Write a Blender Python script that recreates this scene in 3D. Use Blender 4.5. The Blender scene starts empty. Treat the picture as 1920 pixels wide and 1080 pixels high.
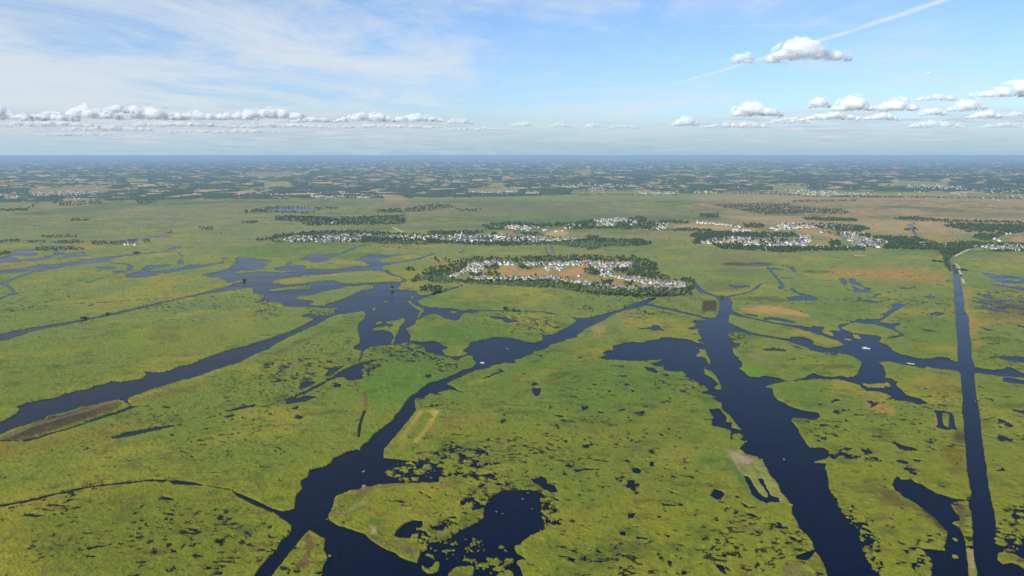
import bpy, math, numpy as np
from mathutils import Vector, Matrix
R=math.radians
rng=np.random.default_rng(7)
scene=bpy.context.scene
col=scene.collection
# ---------------------------------------------------------------- camera
CAM_H=450.0; FPX=1507.0; PITCH=math.atan((540-291.5)/FPX)
cam_d=bpy.data.cameras.new('camera'); cam=bpy.data.objects.new('camera',cam_d); col.objects.link(cam)
cam_d.sensor_width=36; cam_d.lens=FPX/1920*36; cam_d.clip_start=1; cam_d.clip_end=600000
cam.location=(0,0,CAM_H); cam.rotation_euler=(math.pi/2-PITCH,0,0)
scene.camera=cam
# ---------------------------------------------------------------- sun and sky
SUN_EL=R(39); SUN_AZ=R(-136)          # azimuth from +Y (the view), negative to the left
sun_dir=Vector((math.sin(SUN_AZ)*math.cos(SUN_EL),math.cos(SUN_AZ)*math.cos(SUN_EL),math.sin(SUN_EL)))
sd=bpy.data.lights.new('sun','SUN'); sd.energy=4.0; sd.angle=R(.53); sd.color=(1,.94,.84)
so=bpy.data.objects.new('sun',sd); col.objects.link(so); so.location=(0,0,3000)
so.rotation_euler=(-sun_dir).to_track_quat('-Z','Y').to_euler()
scene.view_settings.view_transform='Standard'; scene.view_settings.look='None'
scene.view_settings.exposure=0.0; scene.view_settings.gamma=1.0
scene.render.engine='CYCLES'
cy=scene.cycles
cy.max_bounces=6; cy.diffuse_bounces=2; cy.glossy_bounces=2; cy.transmission_bounces=2
cy.volume_bounces=0; cy.transparent_max_bounces=24; cy.use_denoising=True
try: cy.denoiser='OPENIMAGEDENOISE'; cy.denoising_prefilter='NONE'; cy.denoising_input_passes='RGB_ALBEDO_NORMAL'
except Exception: pass
cy.sample_clamp_indirect=4

class NT:
    def __init__(s,tree): s.t=tree; s.t.nodes.clear()
    def n(s,ty,ins=None,**kw):
        nd=s.t.nodes.new(ty)
        for k,v in kw.items(): setattr(nd,k,v)
        for k,v in (ins or {}).items():
            if isinstance(v,bpy.types.NodeSocket): s.t.links.new(v,nd.inputs[k])
            else: nd.inputs[k].default_value=v
        return nd
    def m(s,op,a,b=0.0,c=None,clamp=False):
        ins={0:a,1:b}
        if c is not None: ins[2]=c
        return s.n('ShaderNodeMath',ins,operation=op,use_clamp=clamp).outputs[0]
    def mix(s,f,a,b,bt='MIX'):
        nd=s.n('ShaderNodeMix',data_type='RGBA',blend_type=bt)
        for i,v in ((0,f),(6,a),(7,b)):
            if isinstance(v,bpy.types.NodeSocket): s.t.links.new(v,nd.inputs[i])
            else:
                nd.inputs[i].default_value=v if i==0 else ((*v,1) if len(v)==3 else v)
        return nd.outputs[2]
    def ramp(s,f,lo,hi,a=0.,b=1.):
        return s.n('ShaderNodeMapRange',{0:f,1:lo,2:hi,3:a,4:b},clamp=True,interpolation_type='SMOOTHSTEP').outputs[0]
    def noise(s,vec,scale,detail=4,rough=.55,dist=0.,dim='3D'):
        nd=s.n('ShaderNodeTexNoise',{'Scale':scale,'Detail':detail,'Roughness':rough,'Distortion':dist},noise_dimensions=dim)
        s.t.links.new(vec,nd.inputs['Vector']); return nd.outputs['Fac']

world=bpy.data.worlds.new("World"); scene.world=world; world.use_nodes=True
w=NT(world.node_tree)
sky=w.n('ShaderNodeTexSky',sky_type='NISHITA',sun_disc=False)
sky.sun_elevation=SUN_EL; sky.sun_rotation=SUN_AZ; sky.altitude=450; sky.air_density=1.0; sky.dust_density=1.2; sky.ozone_density=1.6
tc=w.n('ShaderNodeTexCoord').outputs['Generated']
sx=w.n('ShaderNodeSeparateXYZ',{0:tc})
X,Y,Z=sx.outputs
yy=w.m('MAXIMUM',Y,.05)
az=w.m('DIVIDE',X,yy)                      # tangent of the bearing
el=w.m('DIVIDE',Z,w.m('SQRT',w.m('ADD',w.m('MULTIPLY',X,X),w.m('MULTIPLY',Y,Y))))   # tangent of the elevation
zz=w.m('ADD',w.m('MAXIMUM',Z,0.0),.045)
pl=w.n('ShaderNodeCombineXYZ',{0:w.m('DIVIDE',X,zz),1:w.m('DIVIDE',Y,zz),2:0.}).outputs[0]   # high cloud sheet, seen in perspective
# high thin cirrus on a sheet
mp=w.n('ShaderNodeMapping',{0:pl,1:(3.1,-1.7,0),2:(0,0,R(28)),3:(.50,.34,1)}).outputs[0]
ci=w.noise(mp,1.0,7,.62,.9)
ci2=w.noise(w.n('ShaderNodeMapping',{0:pl,2:(0,0,R(-14)),3:(1.6,.5,1)}).outputs[0],1.4,6,.65,.6)
left=w.ramp(az,-.75,.33,1.0,0.0)
low=w.ramp(el,.02,.19,1.0,0.0)
cov=w.m('ADD',w.m('MULTIPLY',left,.27),w.m('MULTIPLY',low,.10))
cf=w.ramp(w.m('ADD',w.m('ADD',ci,w.m('MULTIPLY',w.m('SUBTRACT',ci2,.5),.35)),cov),.50,.88)
cf=w.m('MULTIPLY',cf,.78)
sk=w.mix(1.0,sky.outputs[0],(1.05,1.27,1.62),'MULTIPLY')
c1=w.mix(cf,sk,(7.5,8.0,8.4))
# aircraft trail: straight line through the high sheet, a little ragged
def trail(c,x0,y0,x1,y1,w0,w1,amt):
    def ae(px,py):
        u=px-960; v=540-py; dy=FPX*math.cos(PITCH)+v*math.sin(PITCH); dz=-FPX*math.sin(PITCH)+v*math.cos(PITCH)
        return u/dy,dz/math.hypot(u,dy)
    a0,e0=ae(x0,y0); a1,e1=ae(x1,y1)
    t=w.m('DIVIDE',w.m('SUBTRACT',az,a0),a1-a0)
    n=w.noise(w.n('ShaderNodeCombineXYZ',{0:w.m('MULTIPLY',az,26.),1:0.,2:0.}).outputs[0],1.,4,.6)
    line=w.m('ADD',w.m('MULTIPLY_ADD',t,e1-e0,e0),w.m('MULTIPLY',w.m('SUBTRACT',n,.5),.004))
    bend=w.m('MULTIPLY',w.m('MULTIPLY',t,w.m('SUBTRACT',1.0,t)),.006)
    d=w.m('ABSOLUTE',w.m('SUBTRACT',el,w.m('ADD',line,bend)))
    wd=w.m('MULTIPLY_ADD',t,w1-w0,w0)
    f=w.ramp(w.m('DIVIDE',d,wd),1.,.2)
    f=w.m('MULTIPLY',f,w.m('MULTIPLY',w.ramp(t,-.02,.25),w.ramp(t,1.3,1.2)))
    n2=w.noise(tc,60,4,.6); f=w.m('MULTIPLY',f,w.ramp(n2,.25,.6,.45,1.))
    return w.mix(w.m('MULTIPLY',f,amt),c,(8.2,8.6,9.0))
c2=trail(c1,1215,172,1770,0,.0018,.0042,.62)
c2=trail(c2,1290,52,1560,46,.0008,.0012,.22)
# pale band of distant cloud and haze just above the horizon
hb=w.ramp(el,.055,.0,0.,.66)
c3=w.mix(hb,c2,(3.7,5.6,7.1))
# far banks of cloud, flattened by distance
bv=w.n('ShaderNodeCombineXYZ',{0:w.m('MULTIPLY',az,9.),1:w.m('MULTIPLY',el,150.),2:0.}).outputs[0]
bn=w.noise(bv,1.,7,.6,.3)
bz=w.m('MULTIPLY',w.ramp(el,.006,.022),w.ramp(el,.056,.040))
bside=w.m('MAXIMUM',w.ramp(az,.05,-.25),w.ramp(az,.12,.34,0,.75))
bf=w.m('MULTIPLY',w.m('MULTIPLY',w.ramp(bn,.38,.62),bz),w.m('MULTIPLY_ADD',bside,.78,.14))
bw=w.ramp(w.noise(bv,2.1,5,.6),.42,.68)
c3=w.mix(bf,c3,w.mix(bw,(5.1,5.9,7.2),(7.2,7.6,8.2)))
bg=w.n('ShaderNodeBackground',{0:c3,1:.1})
w.n('ShaderNodeOutputWorld',{0:bg.outputs[0]})

# ---------------------------------------------------------------- helpers
cp,sp=math.cos(PITCH),math.sin(PITCH)
def ground(px,py,z=0.0):
    """point of the plane at height z under a point of the survey tiles"""
    px=np.asarray(px,float); py=np.asarray(py,float)
    u=px-960; v=540-py
    dx=u; dy=FPX*cp+v*sp; dz=-FPX*sp+v*cp
    t=(z-CAM_H)/np.minimum(dz,-1e-3)
    return dx*t,dy*t
def gp(px,py,z=0.0):
    x,y=ground(px,py,z); return Vector((float(x),float(y),z))
def lin(c):
    c=np.asarray(c,float)/255.; return np.where(c<=.04045,c/12.92,((c+.055)/1.055)**2.4)
def tag(o,label=None,cat=None,group=None,kind=None):
    if label: o['label']=label
    if cat: o['category']=cat
    if group: o['group']=group
    if kind: o['kind']=kind
    return o
def link(name,me,parent=None,loc=None,rz=None):
    o=bpy.data.objects.new(name,me); col.objects.link(o)
    if parent is not None: o.parent=parent
    if loc is not None: o.location=loc
    if rz is not None: o.rotation_euler=(0,0,rz)
    return o
def mesh_np(name,V,F,mats,mi=None,vcol=None,smooth=False):
    """V (n,3); F (m,3 or 4)"""
    me=bpy.data.meshes.new(name); V=np.asarray(V,np.float32); F=np.asarray(F,np.int32); k=F.shape[1]
    me.vertices.add(len(V)); me.vertices.foreach_set('co',V.ravel())
    me.loops.add(F.size); me.loops.foreach_set('vertex_index',F.ravel())
    me.polygons.add(len(F)); me.polygons.foreach_set('loop_start',np.arange(0,F.size,k,dtype=np.int32))
    me.polygons.foreach_set('loop_total',np.full(len(F),k,np.int32))
    if mi is not None: me.polygons.foreach_set('material_index',np.asarray(mi,np.int32))
    if smooth: me.polygons.foreach_set('use_smooth',np.ones(len(F),bool))
    for m in mats: me.materials.append(m)
    if vcol is not None:
        a=me.color_attributes.new('tone','FLOAT_COLOR','POINT')
        c=np.ones((len(V),4),np.float32); c[:,:3]=vcol; a.data.foreach_set('color',c.ravel())
    me.update(calc_edges=True)
    return me
def mat(name,color,rough=.9,spec=.3,var=.0,scale=1.,attr=False):
    m=bpy.data.materials.new(name); m.use_nodes=True; t=NT(m.node_tree)
    c=tuple(color)+(1,)
    base=t.n('ShaderNodeRGB').outputs[0]; base.default_value=c
    if attr: base=t.n('ShaderNodeVertexColor',layer_name='tone').outputs[0]
    if var>0:
        pos=t.n('ShaderNodeNewGeometry').outputs['Position']
        nf=t.noise(pos,scale,4,.6)
        base=t.mix(1.,base,t.n('ShaderNodeCombineColor',{0:t.m('MULTIPLY_ADD',nf,var*2,1-var),1:t.m('MULTIPLY_ADD',nf,var*2,1-var),2:t.m('MULTIPLY_ADD',nf,var*2,1-var)}).outputs[0],'MULTIPLY')
    b=t.n('ShaderNodeBsdfPrincipled',{'Base Color':base,'Roughness':rough,'Specular IOR Level':spec})
    t.n('ShaderNodeOutputMaterial',{0:b.outputs[0]})
    return m
# ---------------------------------------------------------------- survey data
# Outlines on the ground, read in tiles (origin x, origin y, scale); every outline is
# projected onto the ground plane below, so all of it stands at its own place.
TILE={'A':(0,440,6),'a':(0,440,4),'B':(320,440,6),'D':(480,440,4),'E':(640,500,6),'F':(800,560,6),
'G':(0,680,6),'H':(640,660,6),'I':(600,820,6),'J':(560,900,6),'K':(800,900,6),'M':(0,680,2.7),
'N':(640,680,2.7),'O':(1120,520,6),'Q':(1120,600,6),'R':(1360,540,6),'S':(1600,560,6),
'T':(1360,660,6),'U':(1280,680,2.7),'V':(1600,740,6),'X':(1600,900,6),'Y':(1600,440,6),
'Z':(1400,440,6),'b':(1340,820,4.154),'j':(760,470,6.857),'k':(1040,470,6.857),
'c':(480,420,6),'d':(800,400,6),'e':(1100,400,6),'f':(1300,400,6),'g':(1600,380,6),
'P':(0,0,1),'C':(480,600,6),'L1':(0,280,3),'L2':(640,280,3),'L3':(1280,280,3)}
def pts(s):
    out=[]
    for seg in s.strip().split(';'):
        t,r=seg.strip().split(':'); ox,oy,k=TILE[t]
        for p in r.split():
            u,v=p.split(','); out.append((ox+float(u)/k,oy+float(v)/k))
    return out
# 'W' open water, 'L' land on top of it, in order
WATER='''
W A:0,255 60,245 130,220 150,200 175,175 240,180 320,165 400,155 470,135 560,125 700,130 800,122 860,130 700,148 560,150 470,148 400,168 385,195 440,212 500,205 600,215 620,200 720,198 740,215 850,205 960,197 965,215 860,222 770,222 790,232 900,228 1050,232 900,245 800,252 740,275 650,280 660,265 580,262 520,278 430,300 330,298 260,295 180,310 60,312 0,325 -300,340 -300,260
L A:135,245 200,235 275,235 290,247 400,238 420,212 500,208 600,215 600,228 540,235 490,255 430,268 320,282 240,285 200,262 150,258
L A:580,262 600,240 700,230 740,240 710,262 640,275
W A:-300,430 0,410 170,385 300,370 420,350 460,338 600,335 680,325 760,315 890,300 920,280 1100,262 1250,245 1400,228 1500,215 1580,208 1700,200 1830,188 1960,180 1830,200 1600,222 1400,245 1270,275 1215,295 1200,310 1050,322 950,330 800,350 680,372 520,400 450,392 380,400 250,425 100,440 0,448 -300,470
W A:0,545 100,512 250,458 400,408 525,395 525,403 400,422 250,478 150,515 100,540 110,575 160,610 180,640 235,660 190,672 100,690 40,720 0,745 -60,770 -60,730 0,712 70,688 170,655 140,650 120,620 80,590 30,570 0,565
W A:1215,295 1260,315 1330,325 1420,325 1510,345 1500,380 1490,410 1440,410 1445,370 1440,350 1380,335 1280,332 1220,310
W A:1070,370 1150,362 1310,365 1320,375 1250,392 1120,395
W A:1265,415 1350,402 1430,410 1440,430 1350,432 1265,430
W A:1415,455 1450,440 1530,425 1600,395 1660,350 1720,345 1800,345 1920,335 1950,342 1900,358 1800,375 1720,395 1640,410 1750,410 1900,395 2020,380 2110,350 2150,338 2300,340 2400,325 2480,310 2520,305 2530,320 2420,340 2270,365 2120,390 2020,410 1920,430 1800,450 1640,480 1500,492 1420,480
L A:1780,435 1850,428 1860,440 1800,450
W B:75,330 100,285 110,270 130,290 155,310 150,335 90,338
W B:570,262 670,258 670,272 600,276
W A:1240,70 1500,50 1600,35 1880,8 1910,12 1890,18 1650,45 1500,72 1300,75
W B:-40,160 60,140 120,138 100,155 0,180
W A:980,810 1050,780 1060,790 1000,812
W a:0,745 150,715 350,680 640,635 800,598 1000,555 1200,510 1320,485 1450,455 1600,415 1700,390 1790,360 1850,345 1900,340 1960,380 1850,400 1700,425 1550,445 1400,475 1250,508 1100,545 900,595 700,635 500,680 300,715 130,765 50,795 0,800 -150,830 -150,775
W B:340,458 400,440 500,425 600,400 680,375 690,350 730,335 745,300 730,275 770,250 860,258 950,268 1050,285 1150,295 1130,312 1050,320 1090,335 1060,350 1050,382 1170,382 1190,378 1270,370 1330,345 1420,340 1530,350 1510,370 1470,385 1500,390 1600,385 1750,390 1850,388;D:500,265 600,258 700,245 750,235 820,240 880,225 930,212 935,212 1040,205 1120,195 1200,180 1290,155 1340,143 1340,150 1290,165 1220,190 1150,200 1050,215 960,235 945,255 1000,285 1060,305 1110,325 1135,345 1120,355 1080,365 1090,375 1060,410 1130,415 1210,425 1215,445 1240,455 1300,450 1380,425 1550,378 1555,384 1400,435 1300,465 1250,478 1215,500 1240,530 1310,545 1450,552 1600,568 1700,580 1600,590 1560,592 1540,610 1525,640 1490,645 1420,630 1380,610 1340,590 1310,600 1260,615 1230,635;E:850,600 830,650 730,700 760,740 785,780 770,835 900,845 1000,840 1090,850 1120,870 1150,890 1200,900 1190,920 1130,945 1150,970;F:210,640 260,655 330,650 400,640 450,630 460,615 410,590 420,575 460,555 490,520 500,490 600,470 700,450 760,432 860,432 950,440 1040,465 1120,488 1220,495 1250,492 1310,465 1310,430 1280,380 1310,378 1400,400 1470,375 1550,340 1600,310 1680,265 1685,240 1640,215 1580,197 1450,180 1300,155 1100,153 900,148 700,143 500,133 400,135 300,110 200,102 400,122 600,126 850,136 1050,143 1280,143 1400,158 1500,183 1620,204 1700,220 1800,220 1850,205;O:0,430 130,400 300,345 400,300 500,270 600,235 640,230 670,240 560,295 700,325 900,370 1050,405 1200,445 1300,460 1340,450 1355,420 1360,400 1375,350 1380,280 1340,235 1280,205 1200,190 1150,180 1120,140 1090,80 1080,60 1120,65 1180,130 1220,165 1270,180 1350,205 1400,222 1440,215 1600,185 1730,155 1780,110 1830,75 1870,70 1850,85 1790,140 1730,165 1600,200 1480,225 1510,260 1520,290 1515,370;R:150,285 250,325 400,360 480,375 600,400 740,415 850,425 960,440 1000,450 950,425 1100,435 1120,450 1080,490 1120,515 1180,535 1220,540 1210,510 1170,485 1200,478 1300,485 1270,440 1280,415 1330,405 1440,380 1500,350 1560,355;S:150,232 290,232 350,195 300,175 370,160 440,110 450,65 480,55 570,65 630,52 560,95 470,145 400,195 330,240 290,265 370,280 430,278 520,272 550,285 470,320 480,350 520,380 590,420 540,425 470,450 380,455 320,440 310,470 300,490 380,520 420,550 450,590 520,620 640,650 720,670 860,680 950,655 1050,660 1100,685 1150,710 1185,720 1230,760 1215,815 1180,815 1130,812 1050,800 960,790 880,785 830,770 780,790 700,765 600,755 520,735 430,715 330,710 290,720 340,760 350,800 370,850 350,885 440,900 470,930;U:1090,95 1080,110 1110,140 1130,165 1200,180 1250,210 1190,213 1130,195 1080,195 1050,170 1000,150 930,145 900,120 860,105 800,90 700,85 640,88 560,95 500,100 440,115 415,125 455,130 460,165 480,190 540,220 620,245 690,255 695,275 680,290 740,300 640,290 560,280 550,295 580,330 600,370 620,400 640,430;b:720,80 850,80 890,110 900,150 850,180 790,190 770,200 870,205 860,240 880,300 890,370 920,430 980,500 1000,580 1080,650 1140,710 1150,770 1160,850 1190,920 1210,990 1260,1060 1350,1400 950,1400 875,1080 860,1020 830,950 790,900 775,900 760,930 720,965 640,955 630,920 650,915 740,880 775,870 760,820 720,770 660,710 640,650 600,600 600,530 560,480 510,420 500,370 440,310 410,250 380,190 330,155 240,130 195,95 240,35;U:320,400 240,390 250,330 300,345 270,310 240,270 200,240 200,210 180,180 100,150;Q:1410,950 1360,875 1280,875 1250,850 1190,825 1180,800 1260,785 1200,760 1130,740 1130,710 1060,690 980,690 900,720 810,725 770,690 790,650 850,630 920,660 1000,630 960,575 870,585 760,570 750,540 700,525 640,520 600,490 540,470 350,465 240,450 100,450 0,430 100,400 60,370 120,340 190,340 170,290 300,265 400,245 520,255 600,230 700,210 750,190 850,200 960,210 1050,230 1120,260 1190,270 1130,235 1180,210 1150,160 1130,120 1160,100 1050,110 1010,90 1070,80 1120,60 1070,20 1080,5 1240,10 1190,-20;O:1190,460 1100,437 900,392 700,350 600,325 530,320 430,355 300,370 200,410 130,450 90,480 0,520;F:1850,310 1780,350 1740,385 1700,405 1690,430 1700,440 1640,445 1560,470 1530,485 1400,520 1350,560 1290,585 1200,600 1200,610 1230,630 1290,635 1310,660 1190,625 1110,650 1050,680 985,690 1010,720 980,735 880,725 820,740 760,750 680,785 560,810 480,840 380,890 300,920 220,965;H:1270,395 1290,425 1390,460 1370,465 1270,435 1210,430 1060,460 1150,480 1080,487 1020,475 990,475 920,530 880,590 850,640 820,690 770,750 720,810 660,890 600,960 560,1010 520,1080;I:800,50 750,100 720,145 715,240 860,245 1100,280 1350,300 1800,320 1900,430 1600,430 1340,450 1330,510 1060,520 900,520 640,540 470,570 440,590 330,605 190,665 160,690 150,770 120,840 90,880 100,930;J:430,510 600,560 750,610 790,660 900,735 1000,795 1080,820 1150,880 1250,910 1340,935;P:800,1064 860,1090 900,1300 380,1300;M:1290,1080 1310,1050 1350,1000 1400,950 1430,900 1470,870 1480,830 1440,800 1390,765 1300,730 1200,680 1170,645 1230,670 1300,700 1380,740 1440,755 1490,740 1500,680 1530,640 1520,600 1560,580 1570,545 1640,525 1690,490;I:0,360 50,330 130,290 160,240 210,215 270,180 360,150 450,130 480,90 540,50 590,0;H:310,985 370,930 440,875 510,820 590,765 610,715 660,670 700,610 720,570 760,530 800,485 860,455 900,410 950,385 980,350 1090,320 1200,290 1270,255 1350,215 1480,175 1530,130;F:530,690 520,650 460,645 400,665 360,690 370,700 300,710 230,705 190,690 170,660 120,640 80,615 0,605;E:940,955 940,930 850,925 790,940 700,940 730,900 745,860 740,850 700,870 610,910 560,895 500,905 400,895 280,930 250,960 230,1030 200,1070 190,1065 225,1010 230,950 160,935 140,905 200,870;D:790,790 780,780 770,730 765,700 770,670 790,650 820,625 825,600 810,575 780,578 700,590 600,605 550,625 450,680 370,715 250,770 150,820 100,860 0,895;a:1800,960 1700,990 1600,1020 1500,1060 1430,1080;G:1920,240 1750,290 1600,345 1500,375 1450,405 1440,430 1480,490 1590,492 1480,520 1300,590 1100,650 900,715 700,780 500,840 330,890 100,888 -50,890 0,868 250,880 450,830 600,780 800,730 950,680 1100,610 1300,560 1480,495 1390,450 1350,415 1300,425 1150,460 1000,490 900,510 800,545 650,580 540,610 500,640 350,690 200,730 100,775 0,820 -200,900 -200,740 0,665 60,650 120,620 200,570 230,530 200,510 220,490 300,460 400,435 500,410 600,405 700,375 750,345 800,340 900,310 1000,300 1100,255 1200,240 1260,210 1340,220 1450,205 1580,185 1640,160 1650,130 1610,105 1720,108 1830,110 1920,90;a:1350,990 1450,970 1500,940 1650,890 1750,855 1850,835;D:0,808 100,780 250,730 350,685 430,640;B:1620,960 1560,930 1490,930 1490,905 1530,890 1600,890 1730,905 1780,870 1860,850 1880,835 1700,830 1530,815 1400,815 1280,810 1240,775 1190,755 1000,790 920,800 920,780 1020,730 1010,710 1070,690 940,660 940,640 920,600 850,600 640,545 620,520 550,485 450,475
L B:700,435 770,410 900,400 1050,385 1170,385 1190,405 1250,410 1330,400 1420,395 1480,390 1420,412 1250,428 1150,418 1000,415 870,430 780,438
L B:620,545 720,530 800,515 870,512 820,530 720,548 640,570 500,600 350,640 200,690 100,705 0,715 -60,700 300,620 500,570
L D:105,355 160,340 280,320 400,305 550,295 700,280 830,272 920,268 960,280 1000,300 1080,320 1110,340 1090,352 1000,355 880,360 740,368 640,362 600,350 590,342 500,345 420,358 350,365 240,378 160,370
L D:100,415 170,400 250,392 330,388 420,390 400,405 330,412 250,410 180,422 120,425
L D:285,478 350,460 450,452 460,438 560,420 700,390 820,380 880,385 885,400 840,415 790,420 740,445 660,480 590,505 540,515 510,535 450,530 400,525 440,505 420,495 330,488
L D:0,452 60,452 70,462 40,480 0,500 -60,490 -60,455
L D:560,553 600,550 620,558 590,565
L D:960,498 985,495 980,512 965,510
L D:870,558 905,550 900,568 880,570
L D:1140,500 1155,495 1180,520 1220,540 1255,555 1265,575 1240,600 1225,628 1212,620 1225,590 1235,575 1200,555 1160,530
L D:1160,468 1190,462 1185,480 1165,478
L D:1015,400 1060,405 1055,416 1015,412
L D:1450,578 1500,574 1520,582 1480,592 1455,588
L E:340,700 400,690 460,680 520,670 540,685 580,670 600,655 500,635 530,615 600,610 680,580 730,580 720,620 660,680 640,750 610,790 605,850 575,875 562,860 580,820 600,800 580,760 560,735 480,715 380,718
L E:390,640 430,615 470,620 460,645 400,655
L F:1690,460 1740,450 1790,455 1800,468 1760,480 1710,478
L G:-50,870 150,800 330,750 500,700 700,630 900,570 1100,500 1250,450 1350,425 1380,430 1470,490 1400,520 1250,570 1100,620 900,700 700,760 500,800 350,840 100,868
L M:1380,1080 1450,990 1520,900 1570,850 1600,870 1650,900 1640,950 1660,990 1640,1030 1630,1080 1600,1300 1250,1300
W C:160,615 200,580 300,520 350,505 400,530 330,560 260,610 190,630
W C:420,490 460,480 540,500 600,490 650,460 760,450 800,480 860,470 950,490 1020,515 980,530 900,590 830,630 770,645 790,600 830,570 720,540 640,520 540,510 430,515
W C:500,700 600,690 700,690 640,730 560,770 490,790 500,750
W C:1470,425 1440,445 1330,490 1250,540 1250,580 1210,600 1220,650 1150,675 1050,690 980,645 900,660 800,700 740,740 620,800 500,850 450,870 460,890 560,855 690,855 660,885 560,920 400,950 340,955 350,910 290,905 350,890 450,850 560,800 700,730 850,660 930,600 1010,545 1170,490 1300,450
W C:490,635 560,635 600,650 680,625 730,605 700,635 600,660 520,650
W C:870,760 900,715 960,725 950,760
W C:1100,720 1140,715 1130,735
W C:400,1000 480,970 480,1005 420,1010
W C:170,690 230,685 320,690 240,700 180,710
W C:1300,380 1380,350 1430,360 1340,395
W C:1650,330 1710,290 1770,300 1790,320 1720,340
W C:1750,400 1830,370 1890,390 1870,430 1780,420
W C:1530,470 1570,445 1760,455 1780,470 1700,470 1600,455
W G:1250,850 1330,830 1420,780 1550,770 1700,740 1920,705 1990,712 1880,740 1740,775 1580,805 1400,850 1290,862
W M:1140,250 1220,222 1300,212 1290,225 1230,235 1160,252
W M:1135,275 1190,262 1190,272 1145,282
W M:1490,280 1510,265 1540,275 1520,290
W M:840,600 900,597 980,605 1050,625 1000,628 880,618
W F:700,200 750,195 850,205 900,210 960,235 1050,235 1030,260 930,278 880,260 850,240 740,225
W F:1190,1010 1240,1005 1290,1010 1280,1060 1240,1080 1200,1080
W F:1070,925 1160,940 1170,955 1110,945
W F:1170,960 1220,940 1270,965 1200,985
W F:640,900 700,870 760,845 830,820 780,800 830,795 880,820 800,850 700,890 620,910
W F:190,740 250,738 320,735 340,750 280,755 230,760
W F:1700,655 1740,655 1745,675 1710,675
W F:1070,850 1110,840 1150,848 1100,860
W F:1260,630 1310,655 1290,660 1250,640
W H:940,270 1010,255 1020,275 970,305
W H:1080,550 1130,545 1190,568 1140,570
W H:1000,615 1050,600 1020,628
W H:1320,850 1370,870 1340,885
W N:970,130 1005,128 1005,165 980,175
W N:1080,270 1100,265 1140,270 1110,280
W N:1215,225 1250,222 1245,240 1220,245
W N:1470,250 1500,250 1540,245 1530,262 1490,258
W N:1470,540 1500,530 1520,550 1510,565 1480,560
W N:1440,620 1470,610 1485,630 1450,640
W N:1560,505 1580,500 1585,525 1565,530
W N:1455,765 1490,762 1480,790 1450,795
W N:1410,860 1440,855 1440,880 1415,880
W N:1490,882 1550,888 1550,900 1500,895
W N:1410,970 1440,975 1430,990
W N:1600,780 1630,775 1610,790
W N:1230,980 1240,980 1240,1010 1230,1010
W O:430,570 520,565 610,568 620,540 660,535 720,550 700,575 760,590 740,610 720,595 670,600 620,605 600,580 500,585
W O:515,370 540,370 560,395 640,410 660,425 600,415 540,405
W O:1480,85 1600,95 1720,95 1720,110 1600,115 1560,130 1600,145 1570,150 1530,120 1500,105
L Q:1110,400 1160,370 1140,330 1215,335 1240,400 1280,470 1265,505 1240,490 1230,440 1190,420 1120,415
L Q:1200,555 1220,550 1280,580 1340,640 1370,690 1400,770 1380,785 1310,770 1330,745 1370,730 1330,690 1280,645 1210,610
L Q:555,465 600,452 720,450 725,462 640,480 580,480
W Q:520,530 600,535 650,550 700,590 660,600 580,580
W Q:725,610 780,605 820,630 760,635
W Q:650,700 700,700 760,740 710,745
W Q:910,760 970,762 960,785 910,780
W Q:910,735 1000,715 1070,735 1000,745
W Q:215,635 290,620 380,630 300,645
W Q:300,720 340,710 380,740 310,742
W Q:360,775 430,795 400,815
W Q:350,1040 480,1030 540,1020 540,1060 440,1055
W Q:10,1035 70,1035 70,1055 20,1055
W Q:230,1020 330,990 310,1020 250,1032
W Q:510,970 580,960 560,985
W Q:600,995 670,1005 650,1012
W Q:700,1010 755,1020 710,1022
W Q:110,790 160,795 140,820
W Q:140,850 215,840 200,860
W Q:230,515 300,515 290,535 240,530
L R:50,300 200,330 400,375 600,415 800,450 1000,515 1150,560 1270,600 1340,640 1280,655 1180,675 1080,660 980,635 1000,605 940,570 860,545 760,550 700,570 560,550 440,535 350,510 270,490 200,460 100,420 40,390 40,340
L R:1310,445 1400,400 1500,385;S:100,285 240,290 400,340 490,375 540,410 440,425 380,450 320,435 280,415 150,405 0,385;R:1310,460
L R:40,520 100,500 200,505 300,530 450,555 600,580 700,600 770,625 820,645 940,680 960,710 1050,725 1200,735 1350,745 1440,770 1470,795 1540,840 1530,880 1500,940 1490,970 1440,1000 1380,1005 1290,985 1220,1000 1050,985 1010,960 980,960 930,985 900,1010 740,1050 680,1045 600,1010 530,1000 430,990 400,1005 270,1000 230,960 160,910 190,880 190,840 140,800 170,790 110,760 90,720 90,680 160,660 155,625 100,615 50,590 35,550
W R:400,690 500,680 530,670 580,680 660,685 700,715 600,712 480,715
W R:740,650 800,650 880,690 840,688
W R:680,815 760,800 900,790 930,795 800,805 700,820
W R:180,290 240,290 380,310 360,325 260,315
W R:420,345 500,330 600,335 680,355 760,372 830,390 740,392 620,372 520,355 450,362
L R:1345,570 1420,580 1420,595 1350,585
L R:1430,530 1480,520 1540,575 1460,570
L U:900,105 960,110 1040,105 1060,120 1010,130 940,125
W T:1200,690 1240,655 1290,665 1340,650 1380,665 1330,670 1270,675 1330,700 1240,705
W T:1430,700 1560,705 1560,725 1480,720
W T:860,815 890,810 870,840 920,875 850,870
W T:1010,830 1090,835 1170,875 1120,870 1060,890
W T:970,860 1030,880 1020,895
W T:1020,950 1070,925 1140,980 1130,1000 1060,985
W T:1150,920 1240,930 1290,950 1230,960
W T:1030,985 1100,1010 1040,1015
W T:910,915 970,910 970,930
W T:1120,775 1280,785 1340,790 1350,760 1380,760 1370,790 1310,802 1150,787
W T:1290,865 1350,870 1430,900 1320,882
W T:1580,548 1640,550 1680,570 1750,570 1700,600 1620,640 1650,600
W T:1180,565 1250,525 1320,545 1200,575
W T:1040,580 1110,585 1060,600
W T:915,605 965,605 950,618
W T:1820,515 1910,535 1850,540
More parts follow.
